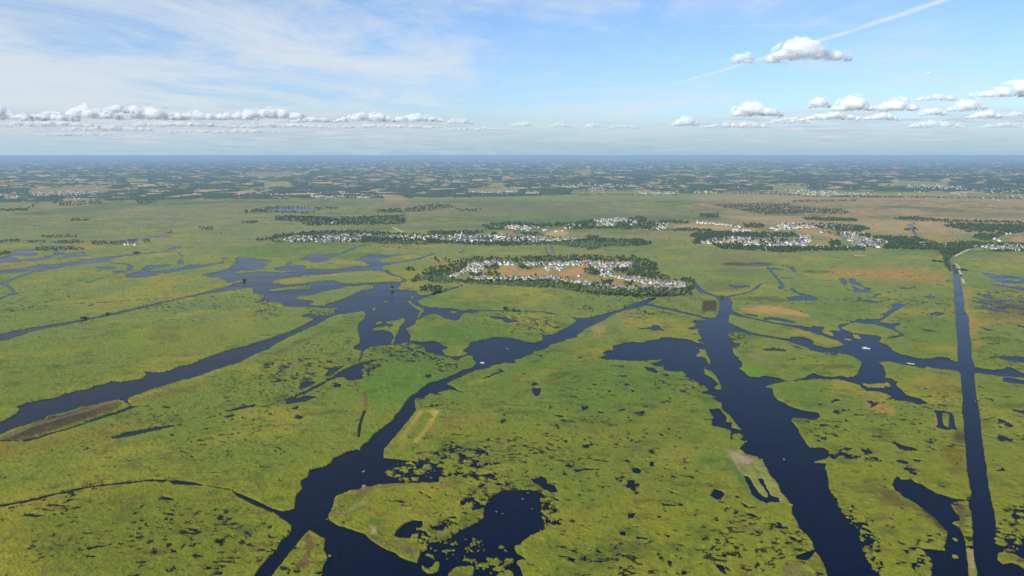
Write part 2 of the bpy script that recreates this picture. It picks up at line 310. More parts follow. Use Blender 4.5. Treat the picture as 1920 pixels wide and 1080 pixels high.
W T:1150,370 1230,380 1190,390
W T:1060,435 1110,450 1070,450
W S:1225,1080 1215,950 1210,850 1180,815 1150,760 1180,690 1170,600 1180,540 1165,400 1155,300 1150,200 1145,100 1140,0;Y:1150,850 1140,700 1130,550 1120,400 1100,340 1060,290 1070,260 1110,230 1150,205 1200,190 1200,196 1120,237 1095,270 1100,320 1140,370 1180,420 1195,500 1220,600 1240,720 1250,850;S:1300,220 1300,300 1310,400 1330,500 1330,650 1350,730 1370,775 1480,790 1580,800 1690,795 1740,765 1790,780 1850,810 1890,835 2300,850 2300,930 1920,890 1700,880 1500,855 1400,840 1360,840 1370,950;V:1380,0 1400,100 1420,200 1430,300 1440,430 1450,520 1470,650 1485,750 1500,830 1500,900 1520,1000 1530,1080;X:1540,150 1560,270 1590,370 1605,540 1700,550 1785,572 1750,500 1810,450 1780,400 1850,300 2300,200 2300,1300 1395,1300 1395,1050 1370,950 1350,790 1345,720 1340,600 1340,500 1325,360 1300,300 1290,240 1320,210 1330,140 1310,100;V:1315,1080 1300,980 1280,850 1270,700 1265,600 1250,500 1245,400 1245,300 1225,200 1230,100 1235,0
L X:1610,570 1700,590 1790,620 1850,570 2300,500 2300,660 1850,655 1740,635 1610,625
L X:1640,650 1690,660 1660,670
L X:1610,740 1680,700 1690,740
L X:1620,900 1630,830 1700,815 1800,840 1900,900 2300,1000 2300,1150 1920,1000 1860,960 1780,930 1680,950
W X:460,0 440,50 470,110 560,190 700,270 800,340 900,420 1000,530 1060,600 1050,680 1020,760 1040,800 790,775 700,750 640,760 620,770 690,840 700,900 720,960 740,1020 740,1300 1310,1300 1290,960 1280,900 1270,800 1270,775 1348,785 1345,740 1265,740 1260,700 1230,600 1200,540 1160,510 1100,490 1200,460 1190,420 1150,370 1110,300 1090,270 1200,245 1300,240 1300,215 1250,225 1100,200 940,150 850,100 770,50 680,20 670,0;V:700,990 650,950 550,960 500,920 440,970
L X:1100,650 1190,690 1150,690
L X:1110,845 1190,870 1180,885 1120,880
W V:905,175 1000,180 1110,205 1130,250 1140,330 1170,400 1060,405 960,380 915,365 950,345 940,250
L V:1000,210 1060,215 1080,240 1075,370 1020,350 1005,300
W V:410,540 470,530 560,570 680,600 760,640 700,640 600,640 510,610 470,570
W V:470,735 560,740 640,770 600,790 500,770
W V:660,725 770,740 740,765 680,750
W V:1640,230 1720,230 1800,180 1920,150 2200,150 2200,200 1920,200 1860,250 1840,300 1740,330 1740,280
W V:1670,420 1740,400 1920,410 1800,430 1690,430
W V:1830,460 1920,450 2100,450 2100,510 1830,500
W V:380,30 470,50 400,55
W V:650,130 715,135 700,152
W V:1485,35 1590,55 1580,75 1500,55
W V:370,270 425,295 380,295
W V:190,300 240,310 200,322
W V:0,215 120,235 60,245 0,235
W V:1590,860 1660,840 1680,820 1700,850 1770,865 1680,860
W V:200,720 230,780 340,800 390,830 310,850 230,800
W V:380,780 460,790 420,808
W Y:1450,430 1590,445 1640,465 1720,460 1800,470 1920,490 2200,510 2200,570 1920,550 1800,555 1700,545 1600,515 1540,480 1470,455
L Y:1700,505 1750,500 1880,515 1870,530 1760,525
W Y:1530,555 1700,570 1850,595 2200,615 2200,650 1920,635 1820,615 1700,592 1560,575
W Y:510,600 600,598 680,590 690,570 710,600 620,612 530,612
W Y:780,690 860,685 950,710 860,725
W Y:910,770 1040,775 1040,785 950,782
W Y:860,885 950,870 1030,895 960,915 880,900
W Y:30,735 100,740 180,735 290,765 200,772 130,755 50,752
W Y:340,635 380,650 460,640 390,660
W Y:935,482 975,485 970,530 938,525
W Y:1037,490 1070,490 1070,535 1042,535
W Y:930,550 1030,570 950,570
W S:750,345 860,350 940,378 850,375
W S:1630,660 1750,655 1920,660 2200,665 2200,730 1920,725 1830,710 1740,705 1670,680
W S:1690,890 1750,890 1920,920 2200,950 2200,1000 1920,970 1800,955 1680,935
W S:1480,480 1560,480 1660,490 1640,515 1520,520
W S:1790,435 1920,440 2100,445 2100,465 1830,450
W S:1440,280 1560,290 1580,305 1450,295
W Z:-100,345 180,328 210,350 170,355 -100,358
W Z:200,350 240,380 290,440 335,490 380,520 420,560 430,600 390,615 345,600 380,575 380,545 340,510 310,480 250,405
W Z:260,378 300,372 430,385 350,400 270,395
W Z:500,355 530,360 560,420 530,425 505,390
W Z:1000,470 1060,480 1110,480 1130,520 1130,570 1080,558 1050,520
W Z:1150,490 1230,495 1230,530 1290,555 1320,590 1410,605 1380,625 1400,640 1380,655 1230,655 1200,640 1220,620 1180,580 1200,575 1240,600 1320,630 1330,600 1260,575 1160,550
W Z:1430,670 1490,665 1520,670 1470,690 1430,690
W Z:1110,615 1170,625 1165,640
W Z:440,705 600,690 590,670 510,640 500,600 540,610 560,640 620,660 700,680 780,705 820,730 760,740 600,740 480,745
W Z:360,482 530,490 540,498 380,492
W Z:860,770 910,775 890,785
W D:735,185 770,180 840,150 900,143 960,150 1000,155 1080,148 1110,155 1020,165 960,178 925,190 935,212 900,225 830,225 830,215 800,200 740,195
W D:330,190 350,178 400,150 460,145 520,148 580,152 640,138 680,118 740,95 770,92 740,112 700,125 660,142 600,160 560,180 520,200 430,210 410,205 400,190
W D:150,252 230,228 290,235 350,230 385,240 350,262 280,272 180,272
W D:230,208 280,205 270,222 240,225
W b:222,298 262,305 345,430 380,460 412,468 418,452 336,326 372,322 410,400 442,455 500,474 505,505 400,515 330,486 296,455
W b:530,700 640,740 600,790 560,740
W b:660,815 710,815 735,850 700,855
W b:0,400 60,420 80,450 40,490 0,480 -40,460
W b:-60,375 -10,375 -20,392
W b:200,510 240,520 280,560 240,555
W b:235,590 300,600 350,630 300,630
W b:300,760 370,765 340,780
W b:120,900 165,915 140,935
W b:0,985 60,1000 90,1030 40,1050
L U:250,365 290,362 312,375 290,392 255,388
W U:130,235 185,230 225,280 220,300 250,305 245,345 150,320 150,290 80,290 160,285
W P:500,391 540,389 580,392 610,393 560,396 510,397
W g:600,255 660,240 680,215 695,225 690,240 650,270 690,320 740,395 770,425 710,415 690,380 660,310
W k:1780,405 1800,415 1880,480 1920,540 1890,540 1850,500
W K:0,520 150,490 300,440 500,420 640,430 650,300 690,230 760,170 870,110 1050,115 1230,115 1320,165 1340,200 1270,210 1330,240 1320,310 1290,350 1290,400 1330,480 1330,560 1250,600 1180,630 1080,700 1050,735 1000,735 990,770 1010,830 1080,860 1130,900 1000,915 1000,940 1050,980 1080,1080 1080,1300 -200,1300 -200,980 -100,930 -60,800 -100,700 -150,600
W I:1310,320 1500,330 1780,325 1800,340 1600,390 1600,440 1450,445 1350,450
W K:1190,0 1300,-40 1350,0 1360,40 1440,60 1470,130 1510,140 1500,150 1400,150 1300,90 1200,30
W J:1070,640 1110,570 1200,490 1290,455 1390,460 1400,520 1300,600 1250,660 1160,660
L K:240,1080 300,1010 400,970 530,965 540,1010 520,1080 500,1300 200,1300
L K:790,1080 830,1040 920,1020 970,1040 980,1080 980,1300 790,1300
L K:840,930 980,870 980,925 850,950
L K:-60,970 0,1000 60,990 100,930 150,940 130,1030 80,1055 0,1050 -40,1020
'''
# reedy water and lily fields: (open-water share, clump size m, outline)
FRAG=[(.55,7,'I:720,400 800,300 860,265 1100,280 1350,300 1700,330 1880,330 1900,440 1650,470 1330,440 1100,490 900,500'),
(.42,9,'I:1100,200 1350,130 1500,90 1650,100 1900,150 1920,300 1700,330 1300,330 1200,280'),
(.35,9,'K:-150,-250 300,-270 650,-230 900,-120 950,20 1080,60 1300,100 1200,120 870,110 700,60 600,-80 200,-150'),
(.35,6,'J:1430,510 1700,420 1900,420 2100,420 1900,520 1700,640 1650,800 1560,830 1560,700 1430,660 1300,640 1290,560'),
(.55,7,'K:-150,600 150,500 300,450 500,430 300,560 240,700 220,820 100,900 -50,820 -150,700'),
(.85,6,'K:250,700 500,640 850,700 960,860 860,900 700,960 520,960 350,960 150,900'),
(.6,6,'K:400,230 700,160 690,260 640,320 500,340 400,320'),
(.5,7,'K:1280,200 1450,200 1520,260 1450,330 1500,420 1520,500 1400,560 1330,560 1290,400 1290,300'),
(.6,5,'K:690,900 980,860 1000,940 1000,1000 900,1010 700,1060 540,1000 550,930'),
(.55,8,'b:880,320 950,420 1060,520 1120,600 1200,640 1200,720 1290,850 1320,1000 1290,1080 1240,1080 1200,980 1140,850 1130,730 1000,620 960,520 890,400'),
(.5,9,'b:900,110 1000,70 1280,120 1329,210 1329,270 1230,230 1150,170 1000,180 900,180'),
(.33,10,'V:0,600 150,600 310,680 300,760 420,790 480,850 370,900 250,850 200,740 0,700'),
(.3,10,'V:60,430 250,410 420,430 450,500 400,540 250,490'),
(.35,9,'V:770,530 900,520 1000,600 1000,740 900,700 800,640 760,600'),
(.5,8,'V:580,790 760,830 740,880 650,930 590,880'),
(.4,7,'X:620,760 720,770 880,880 880,1080 720,1080 640,960'),
(.5,7,'X:1600,540 1800,540 1900,700 1900,800 1640,820 1590,700'),
(.35,8,'X:1780,250 1920,200 2100,200 2100,560 1850,560 1760,480 1830,380'),
(.3,14,'U:1590,250 1728,230 1800,230 1800,400 1600,400'),
(.4,9,'U:560,290 740,300 830,340 760,370 700,400 620,360'),
(.32,12,'Y:1350,620 1700,640 1920,680 2200,700 2200,960 1920,950 1700,900 1400,880 1330,750'),
(.2,14,'Y:1350,950 1700,950 1920,1000 2100,1000 2100,1250 1900,1250 1400,1200'),
(.3,9,'B:840,760 1190,760 1300,830 1250,900 1050,960 890,960 870,920 980,880 860,830'),
(.35,9,'B:1400,830 1880,840 1850,880 1740,905 1580,880'),
(.3,9,'C:90,440 600,430 1020,470 1000,520 700,540 500,520 350,520 200,610 90,640'),
(.35,8,'C:1230,480 1430,470 1430,540 1280,620 1200,650 1200,570'),
(.3,8,'C:1250,320 1650,270 1900,310 1900,440 1780,480 1500,470 1550,400 1300,420'),
(.3,9,'C:400,600 760,580 780,650 500,700 400,760'),
(.28,9,'F:1050,220 1450,200 1600,260 1450,380 1350,400 1150,370 1000,300'),
(.3,9,'F:40,610 200,660 350,710 360,800 200,830 0,800 0,640'),
(.3,8,'Q:630,640 1000,640 1250,780 1180,830 850,810 640,760'),
(.35,7,'b:530,700 660,720 760,830 740,890 620,890 550,800'),
(.15,10,'Y:-300,390 600,400 1050,480 1050,530 -300,480'),
(.25,8,'N:380,180 560,190 560,240 380,230')]
# ditches: (half width in metres, outline)
DITCH=[(5,'A:-200,865 0,848 500,805 950,772 1200,760 1900,715 2000,712'),(3,'A:500,650 900,570 1250,460'),
(4,'B:90,200 130,240 190,245'),(5,'D:770,92 850,70'),(3.5,'Z:210,340 450,352 550,420 900,455 1150,475 1500,500 1900,522 2300,545'),
(2.5,'Z:430,555 500,555 850,580 1000,590'),(4.5,'M:-60,740 0,728 150,700 300,665 450,632 600,615 780,597 840,603'),
(2.2,'M:1050,625 1110,635 1170,645'),(2.5,'R:80,185 420,185 640,205 780,240 960,300 1200,330 1440,380'),
(2,'V:1435,297 1540,270 1640,245'),(2,'V:1060,150 950,110 1225,155'),(2,'V:60,440 230,470 380,520'),
(1.6,'V:1450,460 1600,490 1830,545 1920,560 2100,590'),(1.5,'V:1000,530 1120,560 1250,585'),
(2,'H:270,660 235,750 210,850 195,960'),(3,'Y:1240,575 1500,610 1920,660 2200,690'),(2.5,'P:0,477 60,474'),
(3,'P:480,458 640,459 700,462 800,468'),(3,'S:1340,600 1600,635 1920,660 2100,670'),
(2,'S:580,420 700,470 840,490 900,510'),(2,'S:1040,200 1145,215'),(2,'C:0,985 150,965 300,905'),(4,'P:1440,500 1460,525 1466,538'),
(2.5,'Z:430,345 560,350'),(2,'d:1330,365 1370,475'),(2.5,'P:1260,478 1400,462')]
# colours of the ground cover: (edge softness px, strength, colour as sunlit, outline)
PATCH=[
(8,1,'186,150,108','P:1280,372 1500,366 1920,374 2300,378 2300,425 1920,420 1700,410 1500,405 1330,395'),
(6,.95,'188,154,108','P:1360,400 1600,412 1930,405 2300,410 2300,440 1900,436 1700,440 1500,428 1360,412'),
(6,.7,'146,130,98','P:60,398 300,392 560,396 900,380 1200,388 1330,400 1100,410 700,400 300,405'),
(10,.5,'128,138,90','P:-300,402 400,398 900,410 1150,404 1200,430 500,428 -300,430'),
(3,.8,'176,140,96','L1:160,235 440,215 620,222 600,235 300,245 170,245'),
(3,.8,'170,140,106','L1:340,290 560,285 600,300 400,312'),
(2,.8,'180,150,110','L2:240,268 330,264 400,300 250,305'),
(2,.7,'186,160,112','L1:1480,195 1600,185 1640,200 1500,207'),
(2,.7,'176,150,110','L1:1390,135 1630,133 1640,146 1380,148'),
(2,.7,'150,160,100','L1:710,172 830,168 830,180 720,180'),
(2,.8,'190,155,112','L2:850,196 920,193 900,204 830,204'),
(2,.7,'185,150,110','L2:720,228 1000,225 990,236 710,236'),
(2,.7,'185,150,110','L2:1290,243 1500,240 1900,245 1900,256 1500,250 1290,250'),
(2,.8,'190,150,115','L2:1310,124 1400,120 1400,128 1310,130'),
(2,.7,'160,150,110','L3:510,208 700,210 690,228 510,222'),
(2,.8,'180,145,100','L3:1190,248 1600,250 1600,262 1200,260'),
(2,.7,'185,158,110','L3:1420,265 1500,270 1490,288 1440,282'),
(2,.7,'170,150,110','L3:1180,190 1500,188 1480,200 1180,198'),
(2,.9,'196,156,104','e:920,125 1250,120 1560,145 1800,180 1920,175 1920,185 1700,190 1550,185 1400,195 1100,175 960,140'),
(2,.9,'196,156,104','f:-100,128 380,155 620,178 760,180 740,200 500,190 240,190 0,175 -100,160'),
(2,.9,'196,152,100','f:1180,175 1350,200 1560,225 1690,300 1580,305 1480,260 1380,250 1150,205'),
(2,.9,'190,156,88','f:1310,330 1500,322 1520,365 1400,368 1330,355'),
(2,.8,'180,150,90','f:760,225 1040,230 1000,250 780,245'),
(2,.8,'190,156,110','f:300,30 850,50 840,78 300,60'),
(2,.9,'204,166,96','d:1340,220 1450,190 1580,190 1600,225 1560,262 1350,268'),
(2,.8,'176,160,96','d:640,225 800,200 1000,200 990,225 740,240'),
(2,.8,'186,158,88','e:80,120 200,95 330,90 340,112 200,138 90,140'),
(2,.9,'200,150,106','g:1740,390 1920,375 1920,455 1790,425'),
(3,.8,'196,152,100','g:600,90 860,120 760,160 500,140 560,100'),
(3,.8,'200,160,104','g:820,150 920,160 1200,200 1700,250 1600,265 1300,225 1100,235 820,215'),
(3,.7,'176,152,96','g:0,240 600,290 640,320 200,330 0,300'),
(3,.7,'180,150,96','g:720,270 1060,310 1080,340 740,320'),
(3,.8,'196,140,96','g:820,395 1150,405 1150,430 860,420'),
(1.5,1,'228,160,80','j:1180,200 1400,200 1450,240 1380,300 1300,330 1100,300 900,290 960,280 1050,270 1180,265'),
(1.5,1,'226,156,76','j:1440,265 1600,270 1750,240 1850,245 1840,310 1700,340 1500,340 1440,310'),
(1.5,1,'228,158,78','k:-130,330 60,300 150,250 370,180 470,190 430,250 380,280 370,340 500,350 700,360 850,400 1000,410 970,430 870,430 750,450 650,390 400,350 250,340 100,350 -120,345'),
(8,.55,'150,140,96','j:600,300 800,200 1250,150 1920,160 1920,420 1000,400 700,370'),
(8,.55,'150,140,96','k:0,170 700,160 1000,160 800,270 1400,390 1750,450 1750,520 1300,510 500,500 0,420'),
(2,.9,'196,152,84','R:170,235 450,205 660,220 830,265 950,310 920,335 700,305 450,290 220,275'),
(1,.9,'70,50,40','O:1185,265 1340,265 1345,385 1170,388 1180,320'),
(4,.6,'160,140,70','O:200,380 440,360 430,480 380,600 240,560 300,480'),
(3,.5,'190,150,90','O:-40,530 100,550 90,600 40,670 -60,660'),
(3,.7,'140,120,95','j:2000,-100 2400,-110 2430,-90 2100,-60'),
(5,.6,'136,116,84','k:1300,150 1920,90 2500,60 2700,120 2500,180 1900,160 1500,180'),
(4,.55,'110,98,66','O:1200,60 1700,60 1740,130 1500,165 1250,150'),
(2,.9,'96,84,58','Z:-200,715 200,700 430,730 590,765 400,755 200,745 0,735 -160,735'),
(4,.8,'186,140,70','Y:-320,400 600,395 1060,480 1080,540 600,520 -300,480'),
(4,.8,'176,132,72','Y:240,330 420,310 600,345 440,358'),
(3,.8,'170,132,78','Y:1500,235 1920,250 2300,260 2300,310 1920,310 1650,275'),
(4,.7,'178,142,62','Y:1240,590 1330,600 1300,760 1300,900 1400,960 1900,960 2100,970 2100,1010 1500,1010 1380,1060 1300,1100 1270,900'),
(4,.65,'170,138,60','S:1290,150 1380,200 1400,420 1460,560 1340,600 1310,400'),
(5,.75,'96,78,62','Y:1420,720 1700,740 1920,790 2300,800 2300,960 1920,960 1500,900 1600,820'),
(4,.6,'170,140,62','S:700,860 1000,880 1150,900 1180,1080 900,1040 700,960'),
(3,.7,'190,140,70','V:110,70 320,100 460,160 460,240 200,190'),
(1,.9,'190,140,90','V:905,195 945,200 950,350 920,370 930,300'),
(1,.9,'190,140,96','V:1010,335 1050,360 1080,375 1020,370'),
(5,.8,'120,106,26','V:920,570 1150,580 1230,640 1240,880 1180,930 1070,880 1100,780 980,640'),
(4,.8,'70,52,36','V:1140,410 1250,430 1260,540 1180,560 1110,500'),
(5,.7,'96,72,40','X:250,90 430,140 520,200 850,350 1000,520 1050,620 900,480 700,330 400,280 300,180'),
(3,.8,'74,50,34','X:780,340 1000,470 1060,610 960,560 870,440'),
(3,.8,'96,76,50','X:1100,255 1250,280 1260,480 1230,600 1180,480 1150,350'),
(4,.6,'110,84,50','X:1700,830 1900,880 1920,940 1760,900'),
(2,.9,'168,150,90','X:1270,785 1350,790 1380,1000 1330,1080 1300,1000'),
(3,.7,'150,150,84','b:70,105 130,95 300,150 350,190 400,260 480,380 545,470 540,515 480,530 400,530 320,500 260,420 200,320 130,200'),
(2,.9,'88,116,38','b:120,160 230,330 300,470 340,500 320,512 250,430 180,320 100,190'),
(2,1,'176,154,116','b:90,110 250,150 300,200 260,230 180,200 230,300 200,260 130,170'),
(2,.8,'128,92,60','b:180,210 230,250 245,290 210,270'),
(2,.8,'128,92,60','b:290,240 340,260 350,320 330,300'),
(4,.8,'92,122,36','b:70,120 130,200 300,440 340,500 500,520 560,500 540,540 340,530 230,420 90,180'),
(4,.8,'126,112,76','b:520,1000 640,1010 700,1080 540,1080'),
(3,.8,'160,150,70','b:600,1000 740,1010 800,1080 760,1080 700,1030'),
(3,.9,'150,136,100','T:240,30 330,30 520,120 660,190 640,210 560,170 400,90 280,60'),
(3,.7,'150,130,60','T:380,160 480,180 470,210 400,200'),
(2,.9,'104,150,30','T:150,190 190,160 330,170 440,250 430,285 330,285 270,275'),
(2,.8,'110,60,40','H:265,490 300,540 280,680 260,640'),
(7,.5,'100,138,34','H:230,300 900,180 950,300 880,420 700,600 500,820 250,1060 200,900 300,700 310,480'),
(2,1,'200,178,74','H:880,660 1110,660 1000,860 860,1030 800,1030 960,760 1050,690 920,680 700,980 640,1000'),
(2,.9,'92,132,34','H:920,700 1020,700 930,880 830,990 770,960 860,820'),
(3,.8,'176,160,60','F:400,960 600,920 800,830 820,850 620,950 480,980'),
(5,.5,'150,126,56','H:1150,780 1300,700 1700,720 1750,880 1500,850 1200,870'),
(3,.7,'104,76,66','I:470,560 640,540 1060,520 640,590 480,700 380,680 430,600'),
(4,.7,'110,92,60','I:1330,520 1600,470 1640,520 1500,600 1350,580'),
(3,.9,'134,110,80','J:400,360 500,360 600,390 500,440 420,430'),
(2,.8,'180,160,110','J:690,260 780,260 640,330 560,380 600,320'),
(2,.9,'176,156,104','J:790,520 860,540 890,610 880,640 800,610 830,580'),
(4,.9,'120,92,64','J:1090,760 1180,730 1350,790 1330,840 1240,850 1120,800'),
(5,.6,'60,110,36','J:580,350 760,250 800,180 860,150 820,260 700,340 560,440'),
(5,.5,'150,130,44','J:640,340 900,330 1000,420 700,420'),
(2,.9,'120,84,56','M:1560,1000 1590,920 1570,870 1540,880 1555,960 1480,1060 1560,1040'),
(6,.9,'146,112,32','G:-200,900 350,890 600,840 1000,750 1300,740 1450,740 1250,840 900,900 600,960 300,1070 -200,1120'),
(4,.8,'160,130,50','G:1250,700 1800,680 1900,700 1500,760 1250,800'),
(3,.7,'120,98,48','M:650,190 1000,110 1080,85 1080,100 800,190 700,215'),
(2,.8,'96,70,52','C:150,390 320,330 420,270 460,235 480,225 560,200 680,190 600,230 480,270 300,360 200,400'),
(2,.8,'96,70,52','C:630,170 720,140 780,145 660,175'),
(4,.7,'104,146,40','C:0,390 120,340 400,210 640,100 860,30 800,90 500,230 200,350'),
(6,.42,'100,142,36','C:1260,700 1560,560 1800,540 1900,640 1900,760 1600,1060 1270,1060 1300,860'),
(2,.8,'120,60,36','C:1190,820 1240,820 1250,1040 1220,1040 1225,900'),
(3,.8,'186,148,70','D:150,345 320,338 400,345 330,362 200,365'),
(3,.8,'176,160,70','D:560,295 860,275 900,285 700,300 480,315'),
(3,.6,'150,156,70','D:760,345 1000,335 1050,345 900,358 780,356'),
(3,.6,'160,140,66','A:880,600 1200,500 1300,480 1250,520 1000,600'),
(3,.7,'176,150,66','A:1080,800 1500,765 1560,780 1300,800 1100,812'),
(3,.6,'160,140,66','A:0,330 500,300 850,270 700,320 300,355 0,370'),
(6,.5,'140,140,50','a:1100,880 1700,600 1920,560 1920,760 1500,900'),
(6,.6,'62,88,30','a:1150,720 1360,710 1340,800 1150,820 1080,780'),
(5,.6,'90,140,34','a:800,730 1100,740 1150,820 900,830'),
(2,.35,'130,84,50','a:120,930 260,910 270,940 180,950'),
(10,.5,'140,132,40','N:-50,200 380,240 500,300 700,400 900,380 1728,200 1728,700 1200,900 1100,500 300,420'),
(10,.4,'140,138,36','N:900,700 1728,500 1728,1080 1000,1080'),
(10,.4,'92,128,44','N:950,20 1728,0 1728,160 1100,230'),
(8,.5,'92,128,56','F:0,240 400,270 700,380 450,440 200,460 0,440'),
(8,.5,'104,134,72','B:0,700 500,740 900,860 800,960 200,1000 0,900'),
(14,.5,'110,130,40','M:0,380 700,300 1500,200 1600,420 1400,600 700,560 0,660'),
(14,.4,'96,112,30','M:0,750 700,640 1200,720 1350,900 1200,1080 0,1080'),
(10,.5,'92,122,52','R:900,100 1500,100 1700,200 1500,340 1000,320'),
(10,.45,'98,128,44','S:500,60 1140,60 1160,600 800,660 560,400'),
(6,.5,'92,126,40','T:600,360 1200,350 1100,600 700,560 600,450'),
(8,.4,'96,130,40','V:1440,260 1920,280 1920,420 1480,420'),
(6,.55,'70,90,72','Z:-300,380 160,380 180,430 -300,440'),
(3,.6,'176,164,130','Z:1200,232 1340,234 1340,240 1200,240'),
(2,.7,'140,104,92','k:-60,-60 20,60 60,80 50,90 -20,70 -90,-60'),
(2,.9,'72,56,42','G:0,868 250,760 500,650 800,560 1100,480 1340,435 1400,460 1300,540 1100,590 800,700 500,790 200,880'),
(0,.45,'150,128,100','G:60,845 400,700 800,590 1200,460 1300,440 1200,485 800,610 400,720 100,860'),
(2,.8,'66,50,40','G:0,885 350,800 600,740 900,660 1300,530 1100,610 800,700 500,800 300,880'),
(2,.9,'100,72,60','G:1460,350 1920,240 1920,260 1480,375'),
(2,.6,'200,170,130','e:950,370 1050,372 1040,392 960,388'),
]
BOX=(-60,280,2040,900)             # surveyed extent of the tiles
def raster_fill(buf,poly,val,S):
    P=np.array(poly); x=(P[:,0]-BOX[0])*S; y=(P[:,1]-BOX[1])*S
    y0=max(0,int(np.floor(y.min()))); y1=min(buf.shape[0]-1,int(np.ceil(y.max())))
    xn=np.roll(x,-1); yn=np.roll(y,-1)
    for r in range(y0,y1+1):
        c=r+.5; m=(y<=c)!=(yn<=c)
        if not m.any(): continue
        xs=np.sort(x[m]+(c-y[m])/(yn[m]-y[m])*(xn[m]-x[m]))
        for a,b in zip(xs[::2],xs[1::2]):
            a=max(0,int(np.ceil(a-.5))); b=min(buf.shape[1],int(np.floor(b+.5)))
            if b>a: buf[r,a:b]=val
def blur(b,r):
    r=int(round(r))
    if r<1: return b
    for ax in (0,1):
        for _ in range(2):
            p=np.pad(b,[(r+1,r) if i==ax else (0,0) for i in (0,1)],mode='edge')
            c=np.cumsum(p,axis=ax,dtype=np.float64)
            n=b.shape[ax]
            b=((np.take(c,np.arange(2*r+1,2*r+1+n),ax)-np.take(c,np.arange(0,n),ax))/(2*r+1)).astype(np.float32)
    return b
S2=2
Hh,Ww=BOX[3],BOX[2]
wat=np.zeros((Hh*S2,Ww*S2),np.float32)
for l in WATER.strip().split('\n'):
    k,s=l.split(' ',1); raster_fill(wat,pts(s),1. if k=='W' else 0.,S2)
for hw,s in DITCH:                                   # ditches as ribbons of their true width
    pp=np.array(pts(s)); gx,gy=ground(pp[:,0],pp[:,1])
    for i in range(len(pp)-1):
        n=max(2,int(abs(pp[i+1]-pp[i]).sum()/3)); t=np.linspace(0,1,n)
        for t0,t1 in zip(t[:-1],t[1:]):
            a=pp[i]+(pp[i+1]-pp[i])*t0; b=pp[i]+(pp[i+1]-pp[i])*t1
            A=gp(a[0],a[1]); B=gp(b[0],b[1]); d=(B-A); d.normalize(); nn=Vector((-d.y,d.x,0))*hw
            q=[]
            for Pp in (A+nn,B+nn,B-nn,A-nn):
                fy=Pp.y*cp+CAM_H*sp; vz=Pp.y*sp-CAM_H*cp
                q.append((960+FPX*Pp.x/fy,540-FPX*vz/fy))
            raster_fill(wat,q,1.,S2)
wat=blur(wat,1)
fr_d=np.zeros((Hh*S2,Ww*S2),np.float32); fr_m=np.zeros_like(fr_d); fr_s=np.full_like(fr_d,9.)
for lv,sc,s in FRAG:
    P=pts(s); raster_fill(fr_d,P,lv,S2); raster_fill(fr_m,P,1.,S2); raster_fill(fr_s,P,sc,S2)
fr_w=blur(fr_d,9); fr_mb=blur(fr_m,9); fr_d=np.where(fr_mb>.01,fr_w/np.maximum(fr_mb,.01),0); fr_s=blur(fr_s,9)
rgb=np.zeros((Hh,Ww,3),np.float32); rgb[...]=lin((118,128,44))
yy_=np.arange(Hh)+BOX[1]
def ytone(y0,y1,c):                                  # base tone by distance, with haze fade painted into the far colours
    f=np.clip((yy_-y0)/(y1-y0),0,1)[:,None,None]; rgb[...]=rgb*(1-f)+lin(c)*f
rgb[...]=lin((134,142,80)); ytone(430,520,(126,140,62)); ytone(560,700,(122,136,44)); ytone(760,900,(132,137,31))
PM=np.zeros((Hh,Ww),np.float32)
for bl,al,c,s in PATCH:
    m=np.zeros((Hh,Ww),np.float32); raster_fill(m,pts(s),1.,1); m=blur(m,bl)*al
    if bl<=6: PM=np.maximum(PM,m)
    rgb=rgb*(1-m[...,None])+lin([float(q) for q in c.split(',')])*m[...,None]
def samp(img,px,py,S):
    x=np.clip((px-BOX[0])*S-.5,0,img.shape[1]-1.001); y=np.clip((py-BOX[1])*S-.5,0,img.shape[0]-1.001)
    i=x.astype(int); j=y.astype(int); fx=x-i; fy=y-j
    if img.ndim==3: fx=fx[...,None]; fy=fy[...,None]
    return (img[j,i]*(1-fx)+img[j,i+1]*fx)*(1-fy)+(img[j+1,i]*(1-fx)+img[j+1,i+1]*fx)*fy
# lattice noise on the ground plane
LAT=rng.random((512,512)).astype(np.float32)
def vnoise(x,y,s,seed=0):
    x=x/s+seed*37.13; y=y/s+seed*91.7
    i=np.floor(x).astype(np.int64); j=np.floor(y).astype(np.int64); fx=x-i; fy=y-j
    fx=fx*fx*(3-2*fx); fy=fy*fy*(3-2*fy)
    a=LAT[j&511,i&511]; b=LAT[j&511,(i+1)&511]; c=LAT[(j+1)&511,i&511]; d=LAT[(j+1)&511,(i+1)&511]
    return (a*(1-fx)+b*fx)*(1-fy)+(c*(1-fx)+d*fx)*fy
def fbm(x,y,s,o=4,seed=0,g=.55):
    t=0;a=1;n=0
    ca,sa=math.cos(.6),math.sin(.6)
    for k in range(o):
        t=t+a*vnoise(x,y,s,seed+k); n+=a; a*=g; s=s/2.03; x,y=x*ca-y*sa,x*sa+y*ca
    return t/n
def rank(n,o):                                        # noise value -> share of ground below it (approx.)
    sg=.145 if o>=3 else .17
    z=(n-.5)/sg
    return 1/(1+np.exp(-1.7*z))
# grid of the ground: fine where it is near, coarse far away
us=np.concatenate([-np.geomspace(6000,400,24)[:-1],np.arange(-400,-60,10),np.arange(-60,1980,1.3),np.arange(1980,2330,10),np.geomspace(2330,8000,24)])
vs=np.concatenate([[295.5,296.0],np.arange(296.6,380,1.2),np.arange(380,1100,1.05),np.geomspace(1104,5200,50)])
PX,PY=np.meshgrid(us,vs); gx,gy=ground(PX,PY)
nv,nu=PX.shape
wf=samp(wat,PX,PY,S2); fm=samp(fr_mb,PX,PY,S2); fd=samp(fr_d,PX,PY,S2); fs=samp(fr_s,PX,PY,S2)
inside=((PX>-60)&(PX<1980)&(PY<1100)).astype(np.float32)
